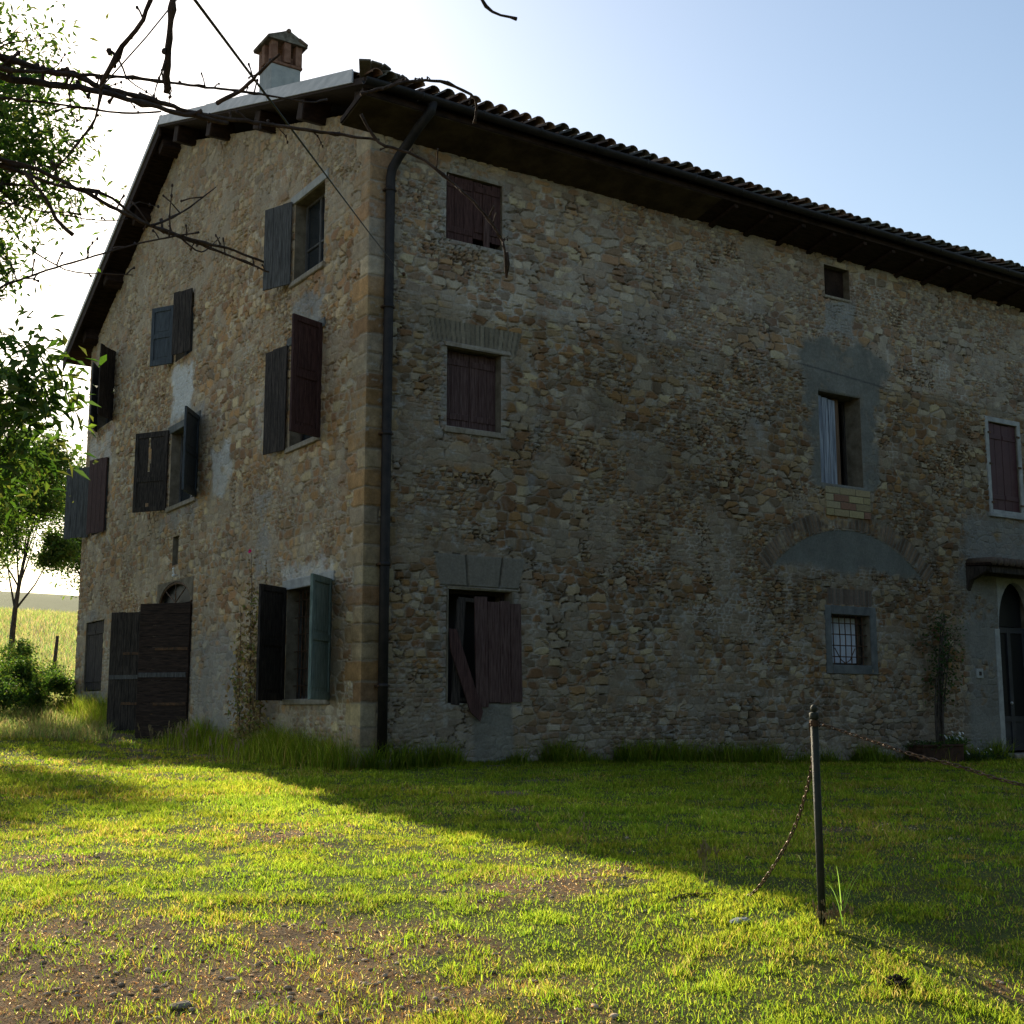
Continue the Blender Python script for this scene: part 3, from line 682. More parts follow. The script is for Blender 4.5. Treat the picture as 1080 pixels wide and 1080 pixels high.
# arched infill: masonry spandrels leave a half-round fanlight
sp=MB(); N=16; cyy=(a+b)/2; rr=(b-a)/2-.12
arc=[(cyy+rr*math.cos(t),3.0+ (d-3.02)*math.sin(t)) for t in np.linspace(0,math.pi,N)]
for i in range(N-1):
    (y0,z0),(y1,z1)=arc[i],arc[i+1]
    vs=[(x,y,z) for x in (-.012,.16) for (y,z) in ((y0,z0),(y1,z1),(y1,d+.005),(y0,d+.005))]
    sp.add(vs,[(0,1,2,3),(4,7,6,5),(0,4,5,1),(1,5,6,2),(2,6,7,3),(3,7,4,0)])
sp.box(-.012,.16,a-.002,cyy-rr,3.0,d+.005); sp.box(-.012,.16,cyy+rr,b+.002,3.0,d+.005)
sp.build('arch_surround',REVEAL,door)
fm=MB(); fm.tube([(.02,y,z-.03) for y,z in arc],.028,6)
for t in (.25,.5,.75): 
    y=cyy+rr*math.cos(math.pi*t)*.9; fm.tube([(.02,cyy,3.02),(.02,y,3.0+(d-3.05)*math.sin(math.pi*t))],.012,6)
fm.build('fanlight',IRON,door)
MB().box(.10,.105,a+.1,b-.1,3.01,d).build('pane',DGLASS,door)
for (y,th_,wd,z0,hh,st) in ((a-.06,39,1.13,.12,2.82,'hboards'),(b+.03,32,1.13,.16,2.76,'tongue')):
    o=leaf_mesh(wd,hh,st,.05).build('door_leaf',mat('dark_red_brown_wood',(.016,.010,.008),.85,col2=(.060,.037,.027),nscale=5,stretch=(1,1,7),bump=(14,.7),spec=.2) if st=='hboards' else DARKWOOD,door,loc=(-.04,y,z0),rot=(0,0,rot_w(th_)))
    mm=MB(); R_=Matrix.Rotation(rot_w(th_),4,'Z'); 
    for zz in (z0+hh*.30,z0+hh*.68):
        M=Matrix.Translation((-.04,y,zz))@R_; mm.box(.02,.75,-.016,-.006,-.028,.028,.003,M); mm.box(.02,.75,.052,.062,-.028,.028,.003,M)
    mm.build('strap_hinge',IRON,door)
    M=Matrix.Translation((-.04,y,z0+hh*.50))@R_; mb_=MB(); mb_.box(.03,wd-.02,.053,.068,-.045,.045,.004,M,.003); mb_.box(.03,wd-.02,-.020,-.008,-.045,.045,.004,M,.003); mb_.build('rail',GREYWOOD,door)
MB().box(.02,.30,a,b,c-.02,c+.06,.01).build('doorstep',LINTEL,door)
# insulator hook over the door, slot grille
ins=MB(); ins.tube([(-.0,8.45,3.58),(-.06,8.45,3.58),(-.09,8.45,3.66),(-.06,8.45,3.72)],.016,8); ins.ball((-.08,8.45,3.56),.035,8); ins.ball((-.08,8.45,3.70),.03,8)
ins.build('porcelain_hook',WHITEM,house,True)

# --- long wall windows
def closed_pair(parent, a,b,c,d, y, mtl, style='tongue', gap=.004, drop=0, ang=(0,0)):
    wl=(b-a)/2-gap
    o1=shutter(parent,(a+.004,y,c+.012),ang[0],wl,d-c-.03,style,mtl)
    o2=leaf_mesh(wl,d-c-.03-drop,style).build('shutter',mtl,parent,loc=((a+b)/2+gap,y,c+.012+drop),rot=(0,0,ang[1]))
    return o1,o2
def frame_s(a,b,c,d,t=.05,y0=.14,y1=.2):
    m=MB(); m.box(a+.002,a+t,y0,y1,c+.002,d-.002,.004); m.box(b-t,b-.002,y0,y1,c+.002,d-.002,.004)
    m.box(a+t,b-t,y0,y1,c+.002,c+t,.004); m.box(a+t,b-t,y0,y1,d-t,d-.002,.004); return m
a,b,c,d=OP_S['A']; w=frame_s(a,b,c,d).build('window',DARKWOOD,house); closed_pair(w,a,b,c,d,.035,REDWOOD,drop=.10,ang=(0,R(0)))
w['label']='top floor window with closed red brown shutters'
MB().box(a+.72,a+.83,.0,.03,c-.02,c+.5,.003).build('loose_slat',REDWOOD2,w)
a,b,c,d=OP_S['B']; w=frame_s(a,b,c,d,y0=.22,y1=.28).build('window',DARKWOOD,house); closed_pair(w,a,b,c,d,.15,REDWOOD2)
MB().box(a-.06,b+.08,-.055,.16,c-.09,c+.003,.012,None,.006).build('sill',LINTEL,w); MB().box(a-.05,b+.16,-.05,.10,d+.002,d+.07,.01,None,.008).build('lintel',LINTEL,w)
w['label']='middle floor window with weathered closed red shutters'
# broken shutter, ground floor
a,b,c,d=OP_S['C']; w=frame_s(a,b,c,d,y0=.20,y1=.26).build('window',DARKWOOD,house); w['label']='ground floor window with broken hanging shutter boards'
m=MB()
x0=a+.50
for i,(wd,zt,zb) in enumerate(((.24,-.10,-.06),(.22,-.17,.01),(.20,-.15,.0),(.21,-.18,.02))):
    M=Matrix.Translation((x0,-.035,c))@Matrix.Rotation(R(-1.2),4,'Y')
    m.box(0,wd-.008,0,.028,zb,(d-c)+zt-.0,.003,M,.003); x0+=wd
M=Matrix.Translation((a+.53,-.05,c-.0))@Matrix.Rotation(R(0),4,'Y')
sh=m.build('shutter',REDWOOD2,w)
m=MB(); M=Matrix.Translation((a+.54,-.055,c-.26))@Matrix.Rotation(R(-21),4,'Y'); m.add([tuple(M@Vector(v)) for v in ((-.11,0,.18),(.0,0,-.02),(.10,0,.1),(.10,0,1.45),(-.02,0,1.50),(-.11,0,1.2),(-.11,-.025,.18),(.0,-.025,-.02),(.10,-.025,.1),(.10,-.025,1.45),(-.02,-.025,1.50),(-.11,-.025,1.2))],[(0,1,2,3,4,5),(11,10,9,8,7,6)]+[(i,(i+1)%6,(i+1)%6+6,i+6)[::-1] for i in range(6)])
m.build('broken_board',REDWOOD,w)
m=MB(); M=Matrix.Translation((a+.06,-.02,c-.02))@Matrix.Rotation(R(3.5),4,'Y'); m.box(0,.15,0,.028,0,1.62,.003,M,.004); m.box(.02,.42,-.0,.025,1.60,1.66,.003,M,.004); m.box(.06,.30,.03,.05,.06,.12,.003,M)
m.build('leaning_slat',DARKWOOD,w)
MB().box(a-.03,b+.1,-.03,.10,d+.002,d+.05,.01,None,.01).build('lintel',LINTEL,w)
m=MB(); m.box(a-.035,a-.002,-.03,.05,c,d,.005,None,.004); m.box(b+.002,b+.035,-.03,.05,c+.05,d,.005,None,.004); m.build('jamb',REVEAL,w)
# attic opening: half boarded, brick sides
a,b,c,d=OP_S['attic']; m=MB(); m.box(a+.20,b-.004,.16,.19,c+.004,d-.004,.003,None,.004); m.box(a+.004,a+.14,.13,.16,c+.004,d-.004,.003)
w=m.build('window',SOFFIT,house); MB().box(a-.03,b+.03,-.03,.2,c-.05,c+.003,.01,None,.004).build('sill',LINTEL,w)
# middle opening with flaking whitish board, deep stone reveal
a,b,c,d=OP_S['mid']; w=frame_s(a,b,c,d,y0=.40,y1=.46).build('window',DARKWOOD,house); w['label']='tall opening with a flaking white board and a cement surround'
m=MB(); 
for i,wd in enumerate((.20,.19,.21)):
    M=Matrix.Translation((a+.03+i*.2,.10+.02*i,c))@Matrix.Rotation(R(8),4,'Z'); m.box(0,wd-.006,0,.03,.02,(d-c)-.05-.02*i,.003,M,.002)
m.build('shutter',WHITEBLUE,w)
MB().box(a+.66,a+.84,.26,.30,c+.01,d-.02,.003,None,.004).build('inner_shutter',mat('bare_brown_wood',(.10,.055,.03),.85,col2=(.20,.12,.07),nscale=5,stretch=(8,8,.6)),w)
# yellow bricks under it
m=MB(); col=[]; bh=.145
for r_ in range(4):
    x=9.86+(0 if r_%2 else -.0); off=[.40,.44,.42] if r_%2 else [.22,.42,.42,.20]
    for wd in off:
        x1=min(x+wd,11.14)
        if x1-x<.06: break
        k=len(m.v); m.box(x+.008,x1-.008,-.045,.02,4.56+r_*bh+.008,4.56+(r_+1)*bh-.006,.006,None,.003)
        c_=[(.36,.29,.15),(.33,.27,.16),(.30,.235,.13),(.24,.13,.085)][random.choice((0,0,1,1,2,3))]; f=random.uniform(.85,1.1)
        col+=[(c_[0]*f,c_[1]*f,c_[2]*f,1)]*(len(m.v)-k); x=x1
bi=m.build('brick_infill',BRICKY,house,col=col); MB().box(9.87,11.12,-.032,.02,4.57,5.13).build('mortar_bed',REVEAL,bi)
# barred window
a,b,c,d=OP_S['bar']; m=MB(); t=.17
m.box(a-t,a-.001,-.030,.10,c-t,d+t,.008); m.box(b+.001,b+t,-.030,.10,c-t,d+t,.008); m.box(a-.001,b+.001,-.030,.10,d+.001,d+t,.008); m.box(a-.001,b+.001,-.034,.10,c-t,c-.001,.008)
w=m.build('window',MORTAR,house); w['label']='small barred window with a white curtain in a cement surround'
m=MB()
for x in np.linspace(a+.14,b-.14,6): m.tube([(x,.07,c),(x+random.uniform(-.02,.02),.06,(c+d)/2),(x,.07,d)],.011,7)
for z in np.linspace(c+.16,d-.16,4): m.tube([(a,.085,z),(b,.085,z)],.011,7)
for x0_,x1_ in ((a+.14,a+.45),(a+.7,a+.4)): m.tube([(x0_,.05,c+.32),((x0_+x1_)/2,.045,c+.1),(x1_,.05,c+.02)],.010,7)
m.build('grille',IRON,w)
n=40; xs=np.linspace(a+.02,b-.16,n); vs=[]; 
for i,x in enumerate(xs): 
    yy=.26+.022*math.sin(i*1.1)+.01*math.sin(i*2.7)
    vs+=[(x,yy,c+.05),(x,yy,d-.04)]
MB().add(vs,[(2*i,2*i+2,2*i+3,2*i+1) for i in range(n-1)]).build('curtain',CURT,w,True)
frame_s(a,b,c,d,.04,.18,.22).build('sash',DARKWOOD,w)
# right window
a,b,c,d=OP_S['right']; m=MB(); t=.11
m.box(a-t,a-.001,-.035,.08,c-t,d+t,.008); m.box(b+.001,b+t,-.035,.08,c-t,d+t,.008); m.box(a-.001,b+.001,-.035,.08,d+.001,d+t,.008); m.box(a-t-.04,b+t+.04,-.07,.08,c-t-.05,c-t+.03,.008); m.box(a-.001,b+.001,-.035,.08,c-t+.031,c-.001,.006)
w=m.build('window',LIME,house); w['label']='window with a white surround and closed smooth red shutters'; closed_pair(w,a,b,c,d,.01,SMOOTHRED)
m=MB()
for z in (c+.15,c+1.0,d-.25):
    for x in (a,b): m.box(x-.05,x+.05,-.055,-.036,z-.02,z+.02)
m.build('hinge',IRON,w)
# entrance door under a canopy
a,b,c,d=OP_S['door']; m=MB()
m.box(a-.16,a-.001,-.03,.12,c,2.55,.008); m.box(b+.001,b+.16,-.03,.12,c,2.55,.008)
arcq=[(a+(b-a)*.5*(1-math.cos(t)),2.55+1.02*math.sin(t)) for t in np.linspace(0,math.pi,17)]
for (q0,q1) in zip(arcq[:-1],arcq[1:]): m.add([(x,y,z) for y in (-.012,.14) for (x,z) in (q0,q1,(q1[0],d+.004),(q0[0],d+.004))],[(0,1,2,3),(4,7,6,5),(0,4,5,1),(1,5,6,2),(2,6,7,3),(3,7,4,0)])
w=m.build('door',LIME,house); w['label']='glazed entrance door with a pale surround under the canopy'
d=2.62; m=MB(); y0,y1=.20,.26; DB=mat('door_paint',(.018,.018,.022),.6,col2=(.035,.036,.042),nscale=4,spec=.4)
m.box(a+.002,a+.12,y0,y1,c+.08,d-.01,.005); m.box(b-.12,b-.002,y0,y1,c+.08,d-.01,.005); m.box(a+.12,b-.12,y0,y1,d-.13,d-.01,.005); m.box(a+.12,b-.12,y0,y1,c+.08,c+.22,.005); m.box(a+.12,b-.12,y0,y1,c+.68,c+.80,.005)
m.box((a+b)/2-.06,(a+b)/2+.06,y0-.004,y1+.004,c+.08,d-.01,.005)
m.box(a+.12,(a+b)/2-.06,y0+.02,y1-.02,c+.22,c+.68); m.box((a+b)/2+.06,b-.12,y0+.02,y1-.02,c+.22,c+.68)
m.build('door_leaf',DB,w)
MB().box(a+.11,b-.11,.228,.232,c+.79,d-.12).build('pane',DGLASS,w)
MB().ball((a+.52,.16,c+1.08),.035,10).build('handle',FLASH,w,True)
MB().box(a+.1,b-.1,.228,.232,2.63,3.6).build('transom_pane',DGLASS,w)
MB().box(a-.25,b+.25,-.42,.3,-.28,c+.03,.015,None,.006).build('doorstep',LINTEL,w)
m=MB(); cx0,cx1=13.98,18.0
M=Matrix.Translation((0,0,3.86))@Matrix.Rotation(R(3),4,'X')
m.box(cx0,cx1,-.62,.02,-.03,.03,.006,M)
cn=m.build('canopy',SOFFIT,house); cn['label']='lean to canopy over the entrance door'
m=MB(); 
for x in np.arange(cx0+.1,cx1,.2): m.tube([tuple(M@Vector((x,-.66,.06))),tuple(M@Vector((x,-.02,.06)))],[.085,.075],10)
m.build('canopy_tile',TILE,cn,True,col=[(.12,.085,.065,1)]*len(m.v))
for x in (cx0+.0,16.6):
    m=MB(); m.add([(q,y,z) for q in (x,x+.12) for (y,z) in ((.0,3.82),(-.55,3.78),(-.50,3.68),(-.12,3.52),(0,3.28))],[(0,1,2,3,4),(9,8,7,6,5)]+[(i,(i+1)%5+0,(i+1)%5+5,i+5)[::-1] for i in range(5)]); m.build('timber_bracket',DARKWOOD,cn)
for (y0_,y1_) in ((-.56,-.46),(-.16,-.02)): MB().box(cx0+.13,16.59,y0_,y1_,3.66,3.795,.006,None,.004).build('beam',DARKWOOD,cn)
m=MB(); m.box(14.12,14.34,-.045,.0,1.50,1.70,.01); db=m.build('doorbell_plate',LIME,house); MB().box(14.19,14.27,-.052,-.046,1.56,1.64,.004).build('button',DARKWOOD,db)

# each reveal becomes part of its window or door
PAIR={}
for o_ in list(house.children):
    if o_.name.split('.')[0] in ('window','door'):
        vs=[v.co for v in o_.data.vertices]; PAIR[o_]=Vector((sum(v.x for v in vs)/len(vs),sum(v.y for v in vs)/len(vs),sum(v.z for v in vs)/len(vs)))
for k,r_ in REV.items():
    if k=='Wslot': continue
    vs=[v.co for v in r_.data.vertices]; c_=sum(vs,Vector())/len(vs)
    r_.parent=min(PAIR,key=lambda o_:(PAIR[o_]-c_).length)
# ------------------------------------------------------------ vegetation helpers
def blades(N, xs, ys, hs, ws, lean, cols, z=None, rooty=.0):
    """bent tapering blades: 5 verts, quad + triangle"""
    a = rng.uniform(0, 2*math.pi, N); la = rng.uniform(0, 2*math.pi, N)
    dx, dy = np.cos(a)*ws, np.sin(a)*ws
    z = gh(xs, ys)-.008 if z is None else z
    lx, ly = np.cos(la)*lean*hs, np.sin(la)*lean*hs
    V = np.empty((N,5,3)); 
    V[:,0] = np.stack([xs-dx, ys-dy, z],-1); V[:,1] = np.stack([xs+dx, ys+dy, z],-1)
    mx, my, mz = xs+lx*.35, ys+ly*.35, z+hs*.58
    V[:,2] = np.stack([mx+dx*.75, my+dy*.75, mz],-1); V[:,3] = np.stack([mx-dx*.75, my-dy*.75, mz],-1)
    V[:,4] = np.stack([xs+lx, ys+ly, z+hs*np.sqrt(np.clip(1-(lean*.6)**2,.1,1))],-1)
    k = np.arange(N)[:,None]*5
    Q = np.concatenate([k,k+1,k+2,k+3],1); T = np.concatenate([k+3,k+2,k+4],1)
    return V.reshape(-1,3), Q, T, np.repeat(cols, 5, 0)
def merge(parts):
    V=[];Q=[];T=[];C=[];o=0
    for v,q,t,c in parts: V.append(v);Q.append(q+o);T.append(t+o);C.append(c);o+=len(v)
    return np.concatenate(V),[np.concatenate(Q),np.concatenate(T)],np.concatenate(C)
GREENS = np.array([[.100,.145,.026],[.130,.168,.031],[.085,.130,.028],[.165,.184,.042],[.142,.166,.034]])
STRAW = np.array([[.25,.20,.075],[.20,.15,.055],[.29,.25,.11]])
def gcol(N, dry):
    c = GREENS[rng.integers(0,5,N)]*rng.uniform(.34,.62,(N,1)); s = STRAW[rng.integers(0,3,N)]*rng.uniform(.28,.5,(N,1))
    pick_ = rng.random(N) < dry; return np.where(pick_[:,None], s, c)
def inhouse(x, y): return (x > -.03) & (y > -.03) & (x < 20) & (y < 16)
def lawn():
    N=1050000
    az = R(33.2)+rng.uniform(-.47,.47,N); r = np.exp(rng.uniform(math.log(3.6), math.log(33), N))
    x = CAM[0]+r*np.sin(az); y = CAM[1]+r*np.cos(az)
    d = dirtmask(x,y); clump = fbm(x/.22,y/.22,51,3); tuft = sst(.50,.66,clump)
    keep = (rng.random(N) > d*.88) & (rng.random(N) < .45+.75*tuft) & ~inhouse(x,y)
    x=x[keep];y=y[keep];r=r[keep];tuft=tuft[keep];d=d[keep];N=len(x)
    dryp = np.clip(.03+.22*sst(.45,.65,fbm(x/1.3,y/1.3,52,3))+.15*d,0,.4)
    big = fbm(x/2.2,y/2.2,55,2)
    h = (.010+.018*rng.random(N)**1.5)*(1+1.0*tuft)*(.75+.6*big)*np.clip(r/9,.9,1.5)
    w = .0017*np.clip(r/5.0,.9,5)*rng.uniform(.7,1.3,N)
    c = gcol(N,dryp)*(.62+.76*fbm(x/.75,y/.75,56,4))[:,None]*np.stack([.9+.35*fbm(x/1.6,y/1.6,57,3),.98+.06*fbm(x/2,y/2,58,2),1+0*x],-1)
    p1 = blades(N,x,y,h,w,rng.uniform(.2,1.0,N),c)
    # taller tufts scattered
    M=2600; tx=[];ty=[];th=[];tc=[]
    az = R(33.2)+rng.uniform(-.46,.46,M); r = np.exp(rng.uniform(math.log(4.4), math.log(22), M)); cx_=CAM[0]+r*np.sin(az); cy_=CAM[1]+r*np.cos(az)
    for i in range(M):
        if inhouse(cx_[i],cy_[i]): continue
        n=rng.integers(10,34); R0=rng.uniform(.03,.09)
        tx.append(cx_[i]+rng.normal(0,R0,n)); ty.append(cy_[i]+rng.normal(0,R0,n)); th.append(rng.uniform(.02,.055,n)*rng.uniform(.7,1.3)); tc.append(np.full(n,r[i]))
    tx=np.concatenate(tx);ty=np.concatenate(ty);th=np.concatenate(th);tr=np.concatenate(tc);n=len(tx)
    p2=blades(n,tx,ty,th,.0022*np.clip(tr/5.5,1,4)*rng.uniform(.7,1.3,n),rng.uniform(.3,1.1,n),gcol(n,.05)*np.array([.9,1.0,.9]))
    # dead straw lying flat on bare soil
    n=90000; az = R(33.2)+rng.uniform(-.45,.45,n); r = np.exp(rng.uniform(math.log(3.8), math.log(13), n)); x = CAM[0]+r*np.sin(az); y = CAM[1]+r*np.cos(az)
    k=(rng.random(n) < .02+.9*dirtmask(x,y)); x=x[k];y=y[k];r=r[k];n=len(x); z=gh(x,y)+.003; a_=rng.uniform(0,6.3,n); l=rng.uniform(.008,.035,n); w=.0013*np.clip(r/5,.9,3)
    dx,dy=np.cos(a_)*l,np.sin(a_)*l; px,py=-np.sin(a_)*w,np.cos(a_)*w; V=np.empty((n,5,3)); 
    for q_,(sx_,sp_) in enumerate(((-1,-1),(-1,1),(0,1),(0,-1))): V[:,q_]=np.stack([x+dx*sx_*.5+px*sp_,y+dy*sx_*.5+py*sp_,z+(sx_+1)*.004],-1)
    V[:,4]=np.stack([x+dx,y+dy,z+rng.uniform(0,.012,n)],-1)
    k=np.arange(n)[:,None]*5; c=np.array([[.34,.26,.13],[.24,.16,.08],[.15,.09,.05],[.42,.35,.21]])[rng.integers(0,4,n)]*rng.uniform(.6,1.1,(n,1))
    p3=(V.reshape(-1,3),np.concatenate([k,k+3,k+2,k+1],1),np.concatenate([k+3,k+4,k+2],1),np.repeat(c,5,0))
    V,F,C=merge([p1,p2,p3]); o=link('lawn_grass',npmesh('lawn_grass',V,F,C),GRASS); props(o,'short patchy green and yellow lawn grass across the yard','grass',kind='stuff')
lawn()
def edge_grass():
    P=[]
    # tall fringe along the gable
    n=26000; u=rng.uniform(-.3,15.8,n); off=np.abs(rng.normal(0,.38,n))+.05; dens=fbm(u/.7,off*0+3,61,3)
    m=(u<6.9)|(u>10.6)|(off>1.2); x=-off; y=u
    hh=rng.uniform(.20,.62,n)*np.clip(1.25-off*.75,.25,1.2)*(.5+.9*dens)*np.where(u>10.6,1.05,1.0)
    m&=(rng.random(n)<.25+1.2*sst(.35,.6,dens))
    x=x[m];y=y[m];hh=hh[m];n=len(x); P.append(blades(n,x,y,hh,.004*rng.uniform(.6,1.4,n),rng.uniform(.1,.7,n),gcol(n,.08)*.85))
    # low weeds along the long wall
    n=12000; x=rng.uniform(.0,14.6,n); off=np.abs(rng.normal(0,.22,n))+.03; dens=fbm(x/.5,off*0+9,63,3)
    hh=rng.uniform(.08,.30,n)*(.3+1.4*sst(.35,.65,dens)); P.append(blades(n,x,-off,hh,.005*rng.uniform(.6,1.5,n),rng.uniform(.2,.9,n),gcol(n,.05)*.8))
    V,F,C=merge(P); o=link('tall_grass',npmesh('tall_grass',V,F,C),GRASS); props(o,'long uncut grass along the foot of the stone walls','grass',kind='stuff')
    # field grass beyond
    n=60000; az=R(33.2)+rng.uniform(-.50,-.30,n); r=np.exp(rng.uniform(math.log(26),math.log(120),n)); x=CAM[0]+r*np.sin(az); y=CAM[1]+r*np.cos(az)
    m=~inhouse(x,y); x=x[m];y=y[m];r=r[m];n=len(x)
    V,F,C=merge([blades(n,x,y,rng.uniform(.15,.45,n)*np.clip(.4+r/90,.6,1.2),.008*r/40*rng.uniform(.7,1.4,n),rng.uniform(.2,.8,n),gcol(n,.35)*.85+np.array([.004,.004,.010]))])
    o=link('field_grass',npmesh('field_grass',V,F,C),GRASS); props(o,'tall pale meadow grass on the slope behind the house','grass',kind='stuff')
edge_grass()
def pebbles():
    m=MB(); col=[]
    V=[];F=[];C=[];k=0
    base=[]; fs=None
    t=MB().ball((0,0,0),1,6); bv=np.array(t.v); bf=np.array(t.f)
    n=16000; az=R(33.2)+rng.uniform(-.45,.45,n); r=np.exp(rng.uniform(math.log(4.2),math.log(11),n)); x=CAM[0]+r*np.sin(az); y=CAM[1]+r*np.cos(az)
    d=dirtmask(x,y); keep=rng.random(n)<.02+.9*d; x=x[keep];y=y[keep];z=gh(x,y)
    for i in range(len(x)):
        s=.003+.015*rng.random()**5; a=rng.uniform(0,6.3); sx,sy,sz=s*rng.uniform(.8,1.6),s*rng.uniform(.7,1.2),s*rng.uniform(.35,.7)
        v=bv*(1+rng.uniform(-.15,.15,(len(bv),1)))*[sx,sy,sz]; v=np.stack([v[:,0]*math.cos(a)-v[:,1]*math.sin(a),v[:,0]*math.sin(a)+v[:,1]*math.cos(a),v[:,2]],-1)+[x[i],y[i],z[i]+sz*.3]
        V.append(v);F.append(bf+k);k+=len(v); c=np.array([.50,.38,.26])*rng.uniform(.4,1.35); C.append(np.tile(c,(len(v),1)))
    # straw litter and clods
    o=link('gravel',npmesh('gravel',np.concatenate(V),np.concatenate(F),np.concatenate(C),True),PEB); props(o,'small scattered pebbles on the bare brown soil patches','gravel',kind='stuff')
pebbles()

def leafcloud(cent, rad, n, L, Wd, cols, droop=.3, flat=.6):
    """n leaves: 4-vert diamonds folded slightly, around centres"""
    k=rng.integers(0,len(cent),n); p=cent[k]+rng.normal(0,1,(n,3))*rad[k][:,None]*[1,1,.8]
    a=rng.uniform(0,2*math.pi,n); el=rng.normal(-droop,.5,n)
    d=np.stack([np.cos(a)*np.cos(el),np.sin(a)*np.cos(el),np.sin(el)],-1)
    up=rng.normal(0,1,(n,3))*flat+[0,0,1]; s=np.cross(d,up); s/=np.linalg.norm(s,axis=1,keepdims=True)+1e-9
    nn=np.cross(s,d)
    l=L*rng.uniform(.6,1.25,n)[:,None]; w=Wd*rng.uniform(.7,1.25,n)[:,None]
    V=np.stack([p,p+d*l*.45+s*w*.5+nn*w*.15,p+d*l-nn*l*.12,p+d*l*.45-s*w*.5+nn*w*.15],1).reshape(-1,3)
    q=np.arange(n)[:,None]*4
    T=np.concatenate([np.concatenate([q,q+1,q+2],1),np.concatenate([q,q+2,q+3],1)])
    c=cols[rng.integers(0,len(cols),n)]*rng.uniform(.7,1.3,(n,1)); return V,T,np.repeat(c,4,0)
LG=np.array([[.045,.090,.018],[.070,.125,.024],[.032,.066,.015],[.095,.145,.030],[.055,.095,.028],[.10,.115,.03]])
def tree(name, base, height, lean, blobs, r0, leaves, L, Wd, label, cat='tree', twigs=5, cl=.30, cols=LG, seed=1, group=None):
    """blobs: list of (centre offset, radius). limbs run from the trunk to every blob, twigs inside it"""
    rs=random.Random(seed); root=empty(name,base); props(root,label,cat,group)
    tr=MB(); H=height; pts=[]; n=9
    for i in range(n):
        f=i/(n-1); pts.append(Vector((lean[0]*f*f+.05*H*.2*math.sin(f*5+seed),lean[1]*f*f+.03*H*.2*math.cos(f*4+seed),H*f-.1)))
    rr=[r0*(1.25 if i==0 else 1-.78*i/(n-1)) for i in range(n)]; tr.tube(pts,rr,10)
    cents=[];rads=[]
    for (c,R0) in blobs:
        c=Vector(c); i0=min(n-2,max(2,int((c.z*.62)/H*(n-1)))); s=pts[i0]
        mid=s.lerp(c,.5)+Vector((0,0,-.08*(c-s).length)); rl=rr[i0]*.5
        tr.tube([s,s.lerp(mid,.5),mid,mid.lerp(c,.5),c],[rl,rl*.85,rl*.65,rl*.45,rl*.25],7)
        for t in range(twigs):
            d=Vector((rs.gauss(0,1),rs.gauss(0,1),rs.gauss(.1,.8))).normalized(); e=c+d*R0*rs.uniform(.6,1.05); st=mid.lerp(c,rs.uniform(.3,1)); m2=st.lerp(e,.5)+Vector((rs.uniform(-.1,.1),rs.uniform(-.1,.1),rs.uniform(0,.15)))*R0
            tr.tube([st,m2,e],[rl*.28,rl*.17,rl*.05],5)
            for f in (.45,.7,.9,1.0): q=m2.lerp(e,(f-.4)/.6); cents.append(q); rads.append(R0*cl*rs.uniform(.6,1.2))
    tr.build('trunk',BARK,root,True)
    V,T,C=leafcloud(np.array(cents),np.array(rads),leaves,L,Wd,cols)
    link('crown',npmesh('crown',V,T,C),LEAF,root); return root

# ------------------------------------------------------------ trees and shrubs
def rb(cs, base, seed):      # world blob centres -> offsets
    return [((c[0]-base[0], c[1]-base[1], c[2]-base[2]), c[3]) for c in cs]
B=(-8.5,-6.4,float(gh(-8.5,-6.4)))
tree('leafy_tree',B,6.4,(.3,.1),rb([(-6.85,-7.4,5.9,.62),(-6.75,-7.5,5.3,.52),(-6.72,-7.5,4.72,.48),(-6.55,-7.35,5.0,.40),(-6.85,-7.4,4.1,.42),(-7.0,-7.8,5.1,.5),(-7.4,-7.1,5.8,.7),(-7.4,-7.2,4.3,.6),(-7.9,-6.2,6.6,.8),(-8.6,-6.6,6.9,.9),(-9.4,-6.6,5.9,.9),(-8.8,-5.6,6.0,.8),(-8.2,-7.2,5.2,.7),(-9.1,-7.2,4.8,.7)],B,1),.13,16000,.085,.026,'leafy tree with narrow bright leaves at the left edge, nearest of the green trees',cl=.34,seed=4)
B=(-7.9,-9.7,float(gh(-7.9,-9.7)))
tree('drooping_sapling',B,3.1,(.3,-.1),rb([(-6.98,-10.15,2.66,.16),(-6.95,-10.2,2.50,.15),(-7.02,-10.2,2.28,.18),(-7.14,-10.1,2.62,.20),(-7.06,-10.2,2.42,.18),(-7.12,-10.15,2.2,.18),(-7.28,-10.0,2.65,.26),(-7.30,-9.95,2.1,.26),(-7.7,-9.8,2.9,.4),(-8.2,-9.6,2.8,.4),(-7.7,-9.5,2.3,.35),(-8.1,-10.1,2.3,.35),(-7.22,-10.05,1.95,.16)],B,1),.035,2300,.095,.032,'young tree with large drooping leaves at the left edge','tree',cl=.62,seed=9,twigs=6)
B=(-4.1,10.2,float(gh(-4.1,10.2)))
tree('shade_tree',B,6.8,(.1,.2),rb([(-4.0,10.2,6.9,1.2),(-3.4,9.8,5.9,.95),(-3.3,9.9,4.9,.85),(-3.6,9.6,4.1,.8),(-4.9,10.5,6.0,1.2),(-5.2,9.8,4.6,1.2),(-4.2,11.0,5.2,1.1),(-4.4,9.4,5.6,1.0),(-5.8,10.4,5.4,1.0)],B,1),.14,26000,.10,.042,'broad tree with dense dark foliage standing left of the gable',cl=.36,seed=12)
B=(-.55,20.8,float(gh(-.55,20.8)))
